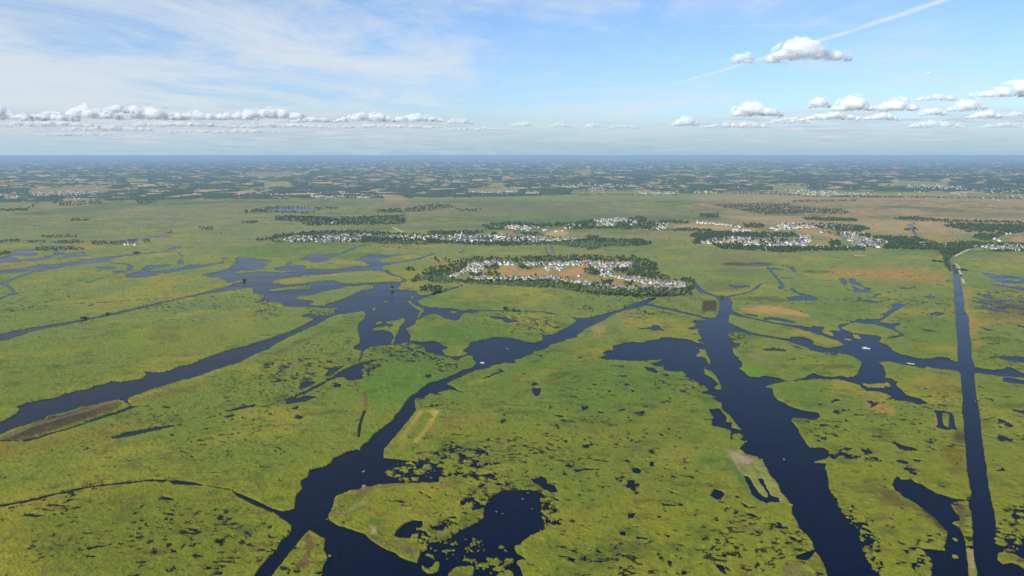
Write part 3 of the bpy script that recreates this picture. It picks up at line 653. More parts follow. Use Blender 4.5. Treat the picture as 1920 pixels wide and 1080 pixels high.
# wiggly reed edges
dist=gy
jag=(fbm(gx,gy,14,3,3)-.5)*1.5+(fbm(gx,gy,5,3,9)-.5)*1.6
edge=4*wf*(1-wf)
wfield=wf+jag*edge*.9
n_f=fbm(gx,gy,10.,4,11,.7); n_c=fbm(gx,gy,24.,5,17,.68)
blend=np.clip((fs-7)/6,0,1)
rk=rank(n_f*(1-blend)+n_c*blend,3)
ff=.5+(fd-rk)*3.2
wfield=wfield*(1-fm)+ff*fm
# small pools scattered in the reed: density varies over the marsh
big=fbm(gx,gy,420.,3,23)
wx_=gx+40*(fbm(gx,gy,60,2,35)-.5); wy_=gy+40*(fbm(gx,gy,60,2,36)-.5); rk2=rank(fbm(wx_*.8,wy_,11.5,3,31),3)
dens=np.clip((big-.50)*.30,0,.05)+.006
dens=dens*np.clip((PY-455)/120,0,1)
def region(s,bl=20):
    m=np.zeros((Hh,Ww),np.float32); raster_fill(m,pts(s),1.,1); return samp(blur(m,bl),PX,PY,1)
dens=dens+.035*region('N:1100,100 1728,150 1728,1080 1150,1080 1000,600')+.03*region('M:0,640 500,620 1200,760 1300,900 1100,1080 0,1080')+.025*region('M:300,250 1500,150 1500,650 700,600 300,450')
dens=dens+.03*region('V:0,0 1200,0 1250,700 0,700')+.02*region('S:0,0 1140,0 1150,500 0,400')+.03*region('b:0,500 500,600 700,1080 0,1080')
dens=dens*(1-.9*region('H:230,300 900,180 950,300 500,820 250,1060 200,900',8))*(1-.8*region('F:300,0 1700,0 1500,120 300,110',8))
pf=.5+(dens-rk2)*9
land0=(wf<.25)&(inside>0)&(PY>455)
wfield=np.where(land0,np.maximum(wfield,np.minimum(pf,.8)),wfield)
wfield=np.where((PX<-60)|(PX>1980)|(PY>1100),wf,wfield)
h=np.clip((.5-wfield)*7,-1.,1.)
reed=1.3+(vnoise(gx,gy,6,41)-.5)*.9+(vnoise(gx,gy,2.3,43)-.5)*.8
near=np.clip((6000-gy)/3000,0,1)
z=np.where(h>0,h*(.5+.8*near)*np.where(near>0,np.maximum(reed,.3),1.),h*1.2)
# colours
C=samp(rgb,PX,PY,1)
tan=lin((186,150,86)); brn=lin((104,80,44)); grn=lin((84,122,38)); dk=lin((74,88,30)); yel=lin((172,156,48))
def blendc(C,c,f): return C*(1-f[...,None])+c*f[...,None]
n1=fbm(gx,gy,160.,5,51); n2=fbm(gx,gy,45.,4,61); n3=fbm(gx,gy,700.,4,71); n4=fbm(gx,gy*2.2,30.,4,81); n5=fbm(gx,gy,1500.,3,53)
marsh=np.clip((PY-372)/6,0,1)
P0=samp(rgb,PX,PY,1); base0=lin((134,142,80)); pmask=samp(PM,PX,PY,1); marsh=marsh*(1-.75*pmask)
C=blendc(C,yel,np.clip((n1-.5)*2.6,0,.5)*marsh)
C=blendc(C,grn,np.clip((.49-n3)*3.+(.5-n2)*.9,0,.6)*marsh)
C=blendc(C,brn,np.clip((n4-.60)*3.,0,.5)*marsh)
C=blendc(C,dk,np.clip((.37-n2)*3,0,.5)*marsh)
farm=marsh*np.clip((470-PY)/60,0,1)
C=blendc(C,lin((168,146,104)),np.clip((n5-.5)*3.+(n1-.5)*1.5,0,.5)*farm*np.where(PX>1250,1.,.6))
C=blendc(C,lin((96,110,70)),np.clip((.47-n3)*3.,0,.55)*farm)
st=fbm(gx*.28,gy,70.,4,57); st2=fbm(gx*.3,gy,260.,3,58)
C=blendc(C,lin((98,84,54)),np.clip((st-.57)*5,0,.6)*farm)
C=blendc(C,lin((70,92,52)),np.clip((.42-st)*5,0,.55)*farm)
C=blendc(C,lin((150,140,96)),np.clip((st2-.54)*4,0,.4)*farm)
C=blendc(C,lin((78,84,32)),np.clip((wfield-.10)/.3,0,1)*(wfield<.5)*.45*(.5+n2))
# peat and mud round the pools
mud=np.clip(1-np.abs(wfield-.42)/.16,0,1)*(wfield<.5)*((fm>.3)|land0)
C=blendc(C,lin((84,60,36)),np.clip(mud*1.0*np.clip(n2*2-.5,0,1),0,.7))
sr=rank(fbm(wx_*.8,wy_,6.5,3,33),3); sdn=np.clip(dens*2.1,0,.14)+.010*np.clip((PY-470)/100,0,1)+.03*region('M:0,720 500,660 1100,720 1300,900 1200,1080 0,1080')
spk=np.clip((sdn*.8*np.clip(.3+4.*(fbm(gx,gy,130,3,37)-.34),.1,2.6)-sr)*70,0,1)*(wfield<.5)*marsh
C=blendc(C,lin((26,22,14)),spk*.95)
C=C*(.9+.2*vnoise(gx,gy,7,91))[...,None]*(.9+.2*vnoise(gx,gy,3.,95))[...,None]
# upland: small fields and woods beyond the marsh
cs=190.
cxi=np.floor((gx+180*(fbm(gx,gy,900,2,5)-.5))/cs).astype(int); cyi=np.floor((gy*.62+180*(fbm(gx,gy,900,2,6)-.5))/cs).astype(int)
cell=LAT[(cyi*7+3)&511,(cxi*13+5)&511]; cell2=LAT[(cyi*11+9)&511,(cxi*5+77)&511]
fc=np.zeros(C.shape,np.float32); fc[...]=lin((92,112,62))
for t0,t1,cc in ((0,.22,(204,168,118)),(.22,.30,(124,142,80)),(.30,.38,(178,146,100)),(.38,.45,(150,146,94)),(.45,.5,(108,124,70))):
    fc[(cell>=t0)&(cell<t1)]=lin(cc)
openf=fbm(gx,gy,2600.,3,7)
upland=1-marsh
edge_row=np.interp(PX,[-400,0,400,700,900,1300,1700,1920,2300],[384,380,374,373,369,365,370,384,392])
upl=np.clip((edge_row-PY)/3.,0,1)
patched=np.abs(C-samp(np.repeat(rgb[:,:1],3,1),np.full_like(PX,-59.),PY,1)).sum(-1)
field_on=(cell<.5+ (openf-.5)*1.2)
up_c=np.where(field_on[...,None],fc,lin((62,80,44)))
P0=samp(rgb,PX,PY,1); base0=lin((134,142,80)); ispatch=np.clip(np.abs(P0-base0).sum(-1)*14,0,1)
up_c=blendc(up_c*1.0,P0,ispatch)if False else up_c*(1-ispatch[...,None])+P0*ispatch[...,None]
C=C*(1-upl[...,None])+up_c*upl[...,None]
C=np.clip(C,0,1)*(.84-.07*np.clip((PY-480)/200,0,1))[...,None]
V=np.stack([gx,gy,z],-1).reshape(-1,3)
idx=np.arange(nv*nu).reshape(nv,nu)
F=np.stack([idx[:-1,:-1],idx[1:,:-1],idx[1:,1:],idx[:-1,1:]],-1).reshape(-1,4)
gm=bpy.data.materials.new('marsh_vegetation'); gm.use_nodes=True; t=NT(gm.node_tree)
pos=t.n('ShaderNodeNewGeometry').outputs['Position']
vc=t.n('ShaderNodeVertexColor',layer_name='tone').outputs[0]
sxyz=t.n('ShaderNodeSeparateXYZ',{0:pos})
f1=t.noise(pos,.35,5,.65); f2=t.noise(pos,.06,5,.6); f3=t.noise(pos,1.1,3,.6)
k=t.m('MULTIPLY_ADD',f1,.46,.77); k=t.m('MULTIPLY',k,t.m('MULTIPLY_ADD',f2,.44,.78)); k=t.m('MULTIPLY',k,t.m('MULTIPLY_ADD',f3,.3,.85))
cc=t.mix(1.,vc,t.n('ShaderNodeCombineColor',{0:k,1:k,2:k}).outputs[0],'MULTIPLY')
cc=t.mix(t.ramp(f2,.5,.75,0,.35),cc,tuple(lin((146,128,52))*.75))
mud_shade=t.ramp(sxyz.outputs[2],.45,.05)                 # wet peat at the reed foot; bank shade and reflection painted in too
cc=t.mix(mud_shade,cc,(.022,.018,.010))
bmp=t.n('ShaderNodeBump',{'Height':t.noise(pos,.5,4,.7),'Distance':1.2,'Strength':.5})
b=t.n('ShaderNodeBsdfPrincipled',{'Base Color':cc,'Roughness':.95,'Specular IOR Level':.12,'Normal':bmp.outputs[0]})
t.n('ShaderNodeOutputMaterial',{0:b.outputs[0]})
me=mesh_np('ground',V,F,[gm],vcol=C.reshape(-1,3))
tag(link('ground',me),kind='structure')
# water: one level sheet under the reed
wm=bpy.data.materials.new('marsh_water'); wm.use_nodes=True; t=NT(wm.node_tree)
pos=t.n('ShaderNodeNewGeometry').outputs['Position']
streak=t.noise(t.n('ShaderNodeMapping',{0:pos,2:(0,0,R(20)),3:(.004,.016,.01)}).outputs[0],1.,4,.6)
b1=t.n('ShaderNodeBump',{'Height':t.noise(pos,.6,3,.6),'Distance':.22,'Strength':t.ramp(streak,.35,.65,.45,1.)})
ww=t.n('ShaderNodeBsdfPrincipled',{'Base Color':(.0003,.0030,.0165,1),'Specular Tint':(.34,.62,1.,1),'Roughness':t.ramp(streak,.3,.7,.13,.24),'IOR':1.09,'Normal':b1.outputs[0]})
t.n('ShaderNodeOutputMaterial',{0:ww.outputs[0]})
wx=np.array([-1,1,1,-1])*165000.; wy=np.array([-2000,-2000,161000,161000.])
g=24; ax=np.linspace(-1,1,g+1); GX,GY=np.meshgrid(np.sign(ax)*np.abs(ax)**3*165000,np.linspace(0,1,g+1)**3*163000-2000)
idw=np.arange((g+1)**2).reshape(g+1,g+1)
me=mesh_np('water',np.stack([GX,GY,0*GX],-1).reshape(-1,3),np.stack([idw[:-1,:-1],idw[:-1,1:],idw[1:,1:],idw[1:,:-1]],-1).reshape(-1,4),[wm])
tag(link('water',me),kind='structure')
def height_at(px,py):
    return 1.0
# ---------------------------------------------------------------- tracks and dykes
GZ=1.3
def ribbon(name,s,hw,m,zz=GZ+.7,kind='structure'):
    P=[gp(a,b) for a,b in pts(s)]; Vv=[];Ff=[]
    for i,p in enumerate(P):
        d=(P[min(i+1,len(P)-1)]-P[max(i-1,0)]); d.normalize(); n=Vector((-d.y,d.x,0))*hw
        Vv+=[(p+n)[:2]+(zz,),(p-n)[:2]+(zz,),((p+n*1.3)[0],(p+n*1.3)[1],-.3),((p-n*1.3)[0],(p-n*1.3)[1],-.3)]
        if i:
            a=4*(i-1); b=4*i; Ff+=[(a,a+1,b+1,b),(a+2,a,b,b+2),(a+1,a+3,b+3,b+1)]
    Vv=[tuple(float(q) for q in v) for v in Vv]
    return tag(link(name,mesh_np(name,Vv,Ff,[m])),kind=kind)
m_path=mat('pale_track',lin((190,176,150)),.95,.1,.15,.05)
m_road=mat('grey_road',lin((110,106,100)),.9,.2,.1,.05)
ribbon('path','Y:1325,160 1300,170 1230,200 1170,232 1140,250',5,m_path)
ribbon('path','Y:1150,330 1190,370 1195,410 1215,450',4,m_path)
ribbon('path','Y:1230,500 1250,560',4,m_path)
ribbon('road','c:-900,330 -300,255 0,205 130,190',5,m_road)
ribbon('road','c:1540,40 1600,70 1670,95',5,m_path)
ribbon('road','L2:352,345 362,395 356,415',8,m_road)
ribbon('road','k:-70,-130 -30,20 20,110',5,m_road)
ribbon('path','Y:1340,165 1600,170 1920,185 2300,190',5,m_path)
ribbon('path','Z:1195,236 1345,238',5,m_path)
# ---------------------------------------------------------------- trees
def leafmat(name,cs):
    m=bpy.data.materials.new(name); m.use_nodes=True; t=NT(m.node_tree)
    a=t.n('ShaderNodeVertexColor',layer_name='tone').outputs[0]
    oi=t.n('ShaderNodeObjectInfo').outputs['Random']
    base=t.mix(oi,tuple(cs[0]),tuple(cs[1]))
    c=t.mix(1.,base,a,'MULTIPLY')
    d=t.n('ShaderNodeBsdfPrincipled',{'Base Color':c,'Roughness':.9,'Specular IOR Level':.1})
    t.n('ShaderNodeOutputMaterial',{0:d.outputs[0]}); return m
LM=[leafmat('oak_foliage',((.050,.080,.022),(.085,.110,.032))),leafmat('dark_foliage',((.030,.058,.024),(.050,.078,.030))),leafmat('willow_foliage',((.11,.13,.055),(.16,.155,.065)))]
m_wood=mat('bark',(.09,.07,.05),.95,.1)
def ico(sub):
    import bmesh
    bm=bmesh.new(); bmesh.ops.create_icosphere(bm,subdivisions=sub,radius=1)
    v=np.array([x.co[:] for x in bm.verts]); f=np.array([[y.index for y in x.verts] for x in bm.faces]); bm.free(); return v,f
I1=ico(1);I2=ico(2);I3=ico(3)
def crown_np(seed,lobes,tall=1.,leaf=60):
    """lobed crown with loose leaf clumps round it; unit radius, base at z=0"""
    r=np.random.default_rng(seed); Vv=[];Ff=[];Cc=[];o=0
    for i in range(lobes):
        a=r.random()*6.283; rad=(0 if i==0 else .25+.4*r.random()); zc=(.55+.95*r.random()**.8)*tall
        c=np.array([math.cos(a)*rad,math.sin(a)*rad,zc]); s=(.62 if i==0 else .30+.28*r.random())
        v,f=I1 if i else I2
        v=v*(s*(1+.34*(r.random((len(v),1))-.5)))*np.array([1,1,.85*tall**.5]); v=v+c
        Vv.append(v);Ff.append(f+o);o+=len(v);Cc.append(np.full(len(v),.75+.5*r.random())*(1+.25*(r.random(len(v))-.5)))
    for i in range(leaf):
        d=r.normal(size=3); d/=np.linalg.norm(d); d[2]=abs(d[2])*.9-.25
        c=d*np.array([.95,.95,.8*tall])*(.75+.3*r.random())+np.array([0,0,.95*tall]); s=.10+.12*r.random()
        q=r.normal(size=(4,3))*s; v=c+q; Vv.append(v);Ff.append(np.array([[0,1,2],[0,2,3],[0,3,1],[1,3,2]])+o);o+=4;Cc.append(np.full(4,.7+.75*r.random()))
    V=np.concatenate(Vv);V[:,2]=np.maximum(V[:,2],.08);C=np.concatenate(Cc)
    return V,np.concatenate(Ff),np.repeat(C[:,None],3,1)
CR=[crown_np(100+i,7+i%3,(1.,1.,.9,1.2,1.7,1.)[i]) for i in range(6)]
crown_me=[[mesh_np('crown',V,F,[LM[j]],vcol=Cc) for (V,F,Cc) in CR] for j in range(3)]
def cone_np(r0,r1,h,n=7):
    a=np.arange(n)*6.2832/n
    V=np.concatenate([np.stack([np.cos(a)*r0,np.sin(a)*r0,0*a],1),np.stack([np.cos(a)*r1,np.sin(a)*r1,0*a+h],1)])
    F=[(i,(i+1)%n,n+(i+1)%n,n+i) for i in range(n)]; return V,np.array(F)
tv,tf=cone_np(.09,.05,1.0)
for k,a in enumerate((.3,2.4,4.5)):                     # three limbs
    lv,lf=cone_np(.04,.015,.8,5); sh=np.array([math.cos(a)*.5,math.sin(a)*.5]); lv=lv.copy(); lv[:,0]+=lv[:,2]*sh[0]; lv[:,1]+=lv[:,2]*sh[1]; lv[:,2]+=.55
    tf=np.concatenate([tf,lf+len(tv)]); tv=np.concatenate([tv,lv])
trunk_me=mesh_np('trunk',tv,tf,[m_wood])
def put_tree(px,py,R0,H,kind,var,label,cat='tree',group=None,name=None):
    p=gp(px,py); o=bpy.data.objects.new(name or ('broadleaf_tree' if kind<2 else 'willow_tree'),None); col.objects.link(o)
    o.location=(p.x,p.y,GZ-.2); o.rotation_euler=(0,0,float(rng.random()*6.28)); o.empty_display_size=2
    c=link('crown',crown_me[kind][var],o); hs=H/(1.95*(1.,1.,.9,1.2,1.7,1.)[var]); c.scale=(R0,R0,hs); c.location=(0,0,.0)
    t_=link('trunk',trunk_me,o); t_.scale=(R0*.9,R0*.9,H*.45)
    tag(o,label,cat,group); return o
SC=[(V*1.0,F,Cc) for V,F,Cc in (crown_np(300+i,4,(1.,1.1,.9,1.3)[i],14) for i in range(4))]
def merged(name,items,kindmat,label,cat):
    """items: x,y,z,R,H,tone -> one mesh"""
    items=np.array(items); Vs=[];Fs=[];Cs=[];o=0
    for vi in range(4):
        it=items[vi::4]
        if not len(it): continue
        V,F,Cc=SC[vi]; n=len(it); a=rng.random(n)*6.28; ca,sa=np.cos(a),np.sin(a)
        X=V[None,:,0]*ca[:,None]-V[None,:,1]*sa[:,None]; Y=V[None,:,0]*sa[:,None]+V[None,:,1]*ca[:,None]
        X=X*it[:,3,None]+it[:,0,None]; Y=Y*it[:,3,None]+it[:,1,None]; Zz=V[None,:,2]*(it[:,4]/1.9)[:,None]+it[:,2,None]
        Vs.append(np.stack([X,Y,Zz],-1).reshape(-1,3)); Fs.append((F[None]+(np.arange(n)*len(V))[:,None,None]+o).reshape(-1,3)); o+=n*len(V)
        Cs.append((Cc[None]*it[:,5][:,None,None]).reshape(-1,3)*np.array([1,1,1]))
    me=mesh_np(name,np.concatenate(Vs),np.concatenate(Fs),[kindmat],vcol=np.concatenate(Cs))
    return tag(link(name,me),label,cat,kind='stuff')
def inpoly(P,x,y):
    P=np.array(P); c=np.zeros(len(x),bool)
    for (x0,y0),(x1,y1) in zip(P,np.roll(P,-1,0)):
        m=(y0>y)!=(y1>y)
        with np.errstate(divide='ignore',invalid='ignore'): c^=m&(x<(x1-x0)*(y-y0)/(y1-y0)+x0)
    return c
def scatter(s,per):
    """one point for every `per` square tile units inside the outline"""
    P=np.array(pts(s)); x0,y0=P.min(0); x1,y1=P.max(0); n=int((x1-x0)*(y1-y0)/per)+1
    x=x0+(x1-x0)*rng.random(n); y=y0+(y1-y0)*rng.random(n); m=inpoly(P,x,y); return np.stack([x[m],y[m]],1)
def pxm(py): # tile units per metre near row py
    x,y=ground(960,py); return FPX/math.hypot(float(y),CAM_H)
NEARZ=['j:800,100 900,95 1300,100 1500,90 1800,80 1920,60 1920,150 1700,160 1450,160 1250,145 1050,150 880,165 800,180',
'j:620,150 720,130 800,110 800,200 700,280 600,310 570,350 720,400 880,400 850,440 700,430 400,430 250,390 180,400 50,420 150,330 250,300 240,240 400,220 560,200',
'j:720,340 900,400 1100,390 1300,400 1600,400 1800,390 1920,400 1920,490 1700,480 1600,470 1300,440 1100,460 900,440',
'j:0,230 100,230 110,270 0,270','j:180,490 300,450 470,490 470,550 380,560 320,530 200,540',
'j:1010,210 1150,195 1210,240 1180,265 1060,275','j:820,300 1200,300 1250,320 1200,335 840,335','j:1450,200 1500,180 1600,220 1640,240 1590,260 1480,250','j:1660,200 1700,175 1780,190 1760,225 1680,225',
'k:0,90 400,75 700,85 1000,80 1150,120 1300,170 1340,200 1300,290 1480,340 1490,390 1600,370 1780,380 1790,440 1600,410 1450,400 1200,370 1050,340 900,330 760,280 740,240 920,235 1010,190 1000,150 750,160 500,150 0,155',
'k:380,230 480,210 590,300 560,330 460,310 380,300','k:600,400 750,400 740,460 620,440','k:880,420 1000,420 980,460 890,450','k:0,410 60,410 240,440 400,460 560,420 620,490 900,510 1100,510 1300,480 1400,500 1590,510 1750,480 1750,580 1600,590 1300,610 1000,600 800,590 500,575 350,550 150,520 0,500',
'k:1750,450 1810,470 1800,500 1740,510','j:880,400 1920,400 1920,420 1900,500 900,430']
SPARSE=['j:370,90 430,90 430,160 370,155','j:460,115 570,110 580,160 500,165','j:700,10 750,10 750,50 700,40','a:0,0 0,0 1,0']
MIDZ=['c:0,190 150,170 240,125 450,115 650,95 850,85 960,80 1250,95 1420,100 1600,115 1900,120 1600,140 1300,130 900,125 600,135 340,155 200,180 60,195',
'c:160,200 400,210 750,210 1200,195 1300,165 1550,165 1750,185 1920,195 1920,240 1700,235 1400,230 1300,215 1000,210 500,215 200,212',
'd:0,290 300,325 700,335 850,320 1290,330 1570,325 1800,300 1920,300 1920,400 1700,400 1550,370 1300,355 1000,375 700,370 300,350 0,345',
'd:0,210 150,205 250,215 400,210 650,215 600,240 300,250 0,250','d:620,150 720,120 1000,105 1250,125 1500,115 1640,115 1900,70 1920,180 1600,190 1540,150 1400,160 1200,170 1150,150 900,140 860,190 700,190',
'd:1050,230 1250,225 1330,260 1100,262','d:740,225 800,215 780,250 730,250','c:640,140 760,130 750,160 650,165','c:1200,150 1330,150 1330,190 1180,195',
'e:0,250 200,290 400,300 600,305 740,330 720,360 500,380 250,370 100,400 0,415','e:480,60 600,40 680,60 660,110 900,80 1160,100 1150,125 900,110 800,140 700,190 500,185 300,180 0,180 0,150 160,160 330,155 350,100 480,100',
'e:700,200 1000,185 1200,175 1400,195 1450,215 1200,205 900,205','e:1150,340 1250,310 1220,280 1150,260 1250,220 1500,220 1920,240 1920,270 1500,280 1300,330 1270,350',
'f:180,210 700,225 1100,225 1200,270 1000,280 700,280 400,270 230,290 60,335 0,320 60,250','f:200,350 500,360 900,380 1300,390 1920,395 1920,425 1400,425 1000,450 800,430 400,410 300,400',
'f:560,125 720,120 810,140 800,165 700,175 580,165','f:820,135 1200,135 1300,120 1600,120 1920,150 1920,210 1700,220 1500,190 1300,145','f:990,290 1050,290 1040,340 990,340','f:650,285 710,285 700,320 650,315','f:1530,320 1650,315 1660,365 1530,370',
'g:0,265 190,290 180,310 60,320 0,330','g:0,360 180,350 190,400 120,395','g:200,390 450,390 700,395 850,440 1000,470 1250,450 1550,460 1600,480 1300,510 1200,560 1100,600 1000,600 940,540 700,530 340,530 400,450 250,420','g:450,170 600,170 850,190 1100,230 1400,250 1700,260 1550,330 1100,290 1000,270 1150,250 820,200 680,200','g:1920,240 1920,340 1700,370 1500,440 1330,400 1400,360 1600,360 1700,260',
'g:1250,520 1330,470 1920,470 1920,485 1500,495 1300,530','g:1450,545 1920,545 1920,560 1600,558','g:650,270 690,270 720,320 700,330','g:570,305 650,300 650,320 580,320',
'c:220,-90 660,-80 1000,-40 990,0 700,0 220,-30','Y:1010,230 1060,240 1050,290 1100,400 1080,420 1020,330','c:-150,-20 20,-30 20,0 -150,0','L2:640,262 1010,255 1300,250 1900,256 1900,264 1300,260 1000,268 640,275','L3:0,240 500,240 700,262 1300,266 1920,270 1920,285 1300,276 700,270 480,255 0,252',
'e:1260,10 1490,10 1480,50 1400,55 1290,40','f:1230,55 1380,50 1500,60 1560,75 1740,60 1850,75 1820,95 1500,95 1240,75','L3:190,315 350,308 590,308 620,325 880,340 940,355 900,368 700,360 500,368 400,360 330,345 200,330','L3:670,388 820,385 985,398 980,408 800,405 680,400','L3:610,290 980,285 975,297 620,300','L3:90,370 200,368 205,388 100,385',
'L1:1370,350 1500,325 1660,322 1700,330 1900,328 1920,340 1700,332 1520,335 1500,350 1800,358 1700,362 1500,360 1380,362','L2:180,345 350,335 500,310 620,315 640,330 480,350 360,358 200,358','L2:640,340 780,338 790,350 660,352','L1:1700,420 1900,390 1920,430 1700,432','L2:0,385 350,372 360,425 0,430',
'A:450,35 480,10 700,0 860,10 860,35 700,45 470,42','A:0,60 220,55 230,90 0,100','A:240,70 520,70 520,100 350,100','A:540,90 740,70 860,60 1000,95 920,105 560,110','A:1010,90 1060,70 1350,80 1540,50 1570,80 1540,105 1380,118 1050,118','A:1600,60 1690,55 1695,95 1610,95','A:390,150 600,148 960,150 940,180 500,190 400,185','A:0,195 130,195 120,220 0,245','L1:1120,445 1200,442 1200,456 1120,455','L1:930,465 970,460 975,478 930,478','L1:400,398 500,398 495,408 400,406','L1:0,340 150,335 230,285 240,292 170,335 160,350 0,352',
'L1:280,300 480,288 490,300 300,310','L1:330,312 500,308 480,318 340,320','L1:770,290 880,275 890,300 820,312 760,305','L1:500,290 560,282 580,310 500,312','L1:690,275 790,268 860,278 780,285','L2:1280,60 1290,60 1285,62','L3:1180,385 1300,382 1500,400 1900,410 1920,420 1500,412 1300,405 1200,398','L3:1480,430 1600,420 1920,430 1920,470 1600,470 1540,445']
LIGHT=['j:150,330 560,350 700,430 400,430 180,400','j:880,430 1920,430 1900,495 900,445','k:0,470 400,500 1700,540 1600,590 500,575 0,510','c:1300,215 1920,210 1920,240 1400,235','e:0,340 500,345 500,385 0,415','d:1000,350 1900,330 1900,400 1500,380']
GARD=['j:570,345 700,250 880,170 1250,150 1400,165 1050,210 880,290 660,340','j:820,340 1250,330 1920,330 1920,400 1560,400 1050,390 830,370','k:0,160 700,170 1000,150 1010,185 740,240 720,330 590,320 540,230 250,195','k:720,330 1400,400 1700,465 1380,495 1100,415 850,370','k:0,330 400,390 780,465 1380,475 1380,510 900,500 480,470 0,400']
GARDM=['c:250,180 600,135 1290,125 1200,190 500,205','c:1330,150 1920,125 1920,190 1350,180','d:0,250 900,255 1770,290 1300,328 0,300','f:80,330 350,280 1300,290 1300,330 900,370 350,345','f:1290,365 1900,375 1900,395','f:1450,220 1900,230 1920,340 1740,290','g:0,410 390,440 330,510 0,520','g:1310,500 1920,480 1920,540 1500,510','e:700,120 940,110 870,190']
near_pts=np.concatenate([scatter(s,6.4) for s in NEARZ]+[scatter(s,70) for s in GARD]+[scatter(s,14) for s in SPARSE[:3]])
def inany(S,p):
    m=np.zeros(len(p),bool)
    for s in S: m|=inpoly(pts(s),p[:,0],p[:,1])
    return m
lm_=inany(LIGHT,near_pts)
LAND=[ # landmark x,y, phrase
(852,524,'at the left village tip'),(884,500,'behind the left village houses'),(905,514,'in the packed left village cluster'),(893,527,'below the packed left village cluster'),
(935,494,'above the left tan field'),(950,524,'below the left tan field'),(985,502,'around the grove between tan fields'),(995,524,'below the grove between tan fields'),
(1025,497,'in the back row of the village centre'),(1030,512,'by the farmyard between tan fields'),(1045,527,'in front of the widest tan field'),(1062,495,'behind the widest tan field'),(1087,518,'by the lone farm on tan field'),
(1098,532,'in the front row below the lone farm'),(1112,497,'in the back row past the tan field'),(1128,530,'near the narrow end of the tan field'),(1140,511,'by the biggest white village building'),(1165,497,'in the dense back village corner'),
(1165,521,'along the slanting village row'),(1168,541,'in the front row before the channel'),(1200,525,'under the dark wood by the village'),(1212,541,'right above the channel mouth'),(1245,532,'in the broad right village'),(1262,543,'in the front row near the right tip'),(1285,537,'at the right tip of the village'),
(800,530,'in the scrub left of the village'),(840,512,'in the thick back-left wood'),(1230,500,'in the dark back-right wood'),(1225,565,'at the water end below the village'),(822,545,'on the grassy point left of village'),(1300,520,'at the right end of the tree belt'),
(545,447,'at the left end of the long village'),(600,446,'in the left part of the long village'),(650,445,'left of the long village grove'),(720,446,'right of the long village grove'),(790,447,'halfway along the long village'),(860,449,'near the tall church'),(935,449,'by the long white halls'),(1010,450,'right of the long white halls'),(1080,452,'at the right end of the long village'),
(975,427,'in the cluster behind the red shed'),(1340,457,'at the left end of the right village'),(1380,455,'by the small church'),(1440,458,'in the middle of the right village'),(1500,456,'by the blue roofs'),(1560,455,'right of the blue roofs'),(1630,460,'at the right end of the right village'),(1870,465,'at the right edge beyond the canal')]
ORD='first second third fourth fifth sixth seventh eighth ninth tenth eleventh twelfth thirteenth fourteenth fifteenth sixteenth seventeenth eighteenth nineteenth twentieth twenty-first twenty-second twenty-third twenty-fourth twenty-fifth twenty-sixth twenty-seventh twenty-eighth twenty-ninth thirtieth'.split()
def landmark(p):
    L=np.array([(a,b*2.2) for a,b,_ in LAND]); d=((L[None]-np.array([(q[0],q[1]*2.2) for q in p])[:,None])**2).sum(-1); return d.argmin(1)
def labels(p,desc,noun):
    """desc[i]: look; one label per thing: look + order from the left among the like near a landmark"""
    lmk=landmark(p); out=['']*len(p)
    groups={}
    for i,k in enumerate(lmk): groups.setdefault((k,desc[i]),[]).append(i)
    for (k,d),ix in groups.items():
        ix.sort(key=lambda i:p[i][0]); n=len(ix)
        for r,i in enumerate(ix):
            o='' if n==1 else ('leftmost of ' if r==0 else 'rightmost of ' if r==n-1 else ORD[min(r,29)]+' from left of ')
            out[i]=(o+(d+' '+noun+'s ' if n>1 else 'only '+d+' '+noun+' ')+LAND[k][2])
            if len(out[i].split())>16: out[i]=out[i].replace('tall narrow ','narrow ').replace('dark green','dark')
    return out
# the 290 nearest / largest trees are things of their own, the rest of each belt is woodland
score=near_pts[:,1]+rng.random(len(near_pts))*14+(near_pts[:,1]>535)*20
order=np.argsort(-score); pick=order[:282]; rest=order[282:]
P=near_pts[pick]; kinds=np.where(lm_[pick]&(rng.random(len(pick))<.55),2,np.where(rng.random(len(pick))<.45,0,1)); var=rng.integers(0,6,len(pick))
HH=6+8.5*rng.random(len(pick))**1.3; RR=HH*(.42+.15*rng.random(len(pick)))
desc=[('tall narrow ' if var[i]==4 else 'tall ' if HH[i]>13 else 'low ' if HH[i]<9.5 else 'round ')+('green','dark green','pale willowy')[kinds[i]] for i in range(len(pick))]
lb=labels(P,desc,'tree')
for i in range(len(pick)):
    put_tree(P[i,0],P[i,1],float(RR[i]),float(HH[i]),int(kinds[i]),int(var[i]),lb[i],group='trees round the near village')
def items(p,h0,h1,light):
    x,y=ground(p[:,0],p[:,1]); n=len(p); H=h0+(h1-h0)*rng.random(n); H=H*np.where((p[:,0]<400)&(p[:,1]>430),.55,1.); Rr=H*(.40+.16*rng.random(n))
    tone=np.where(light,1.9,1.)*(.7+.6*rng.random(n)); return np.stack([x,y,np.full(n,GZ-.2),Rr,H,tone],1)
m_bulk=leafmat('woodland_foliage',((.044,.072,.026),(.044,.072,.026)))
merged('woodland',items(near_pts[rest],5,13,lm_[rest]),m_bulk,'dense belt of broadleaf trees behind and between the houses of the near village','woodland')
mid=np.concatenate([scatter(s,3.4) for s in MIDZ]+[scatter(s,14) for s in GARDM]); ml=inany(LIGHT,mid)
# scattered bushes over the middle marsh
bx=np.stack([rng.random(900)*2100-80,378+rng.random(900)**.8*90],1); nz=fbm(bx[:,0]*6,bx[:,1]*30,160,3,4); bx=bx[nz>.56]
merged('far_woods',np.concatenate([items(mid,8,15,ml),items(bx,3,8,np.ones(len(bx),bool)*False)]),m_bulk,'far belts and clumps of trees round the more distant villages and meadows','woodland')
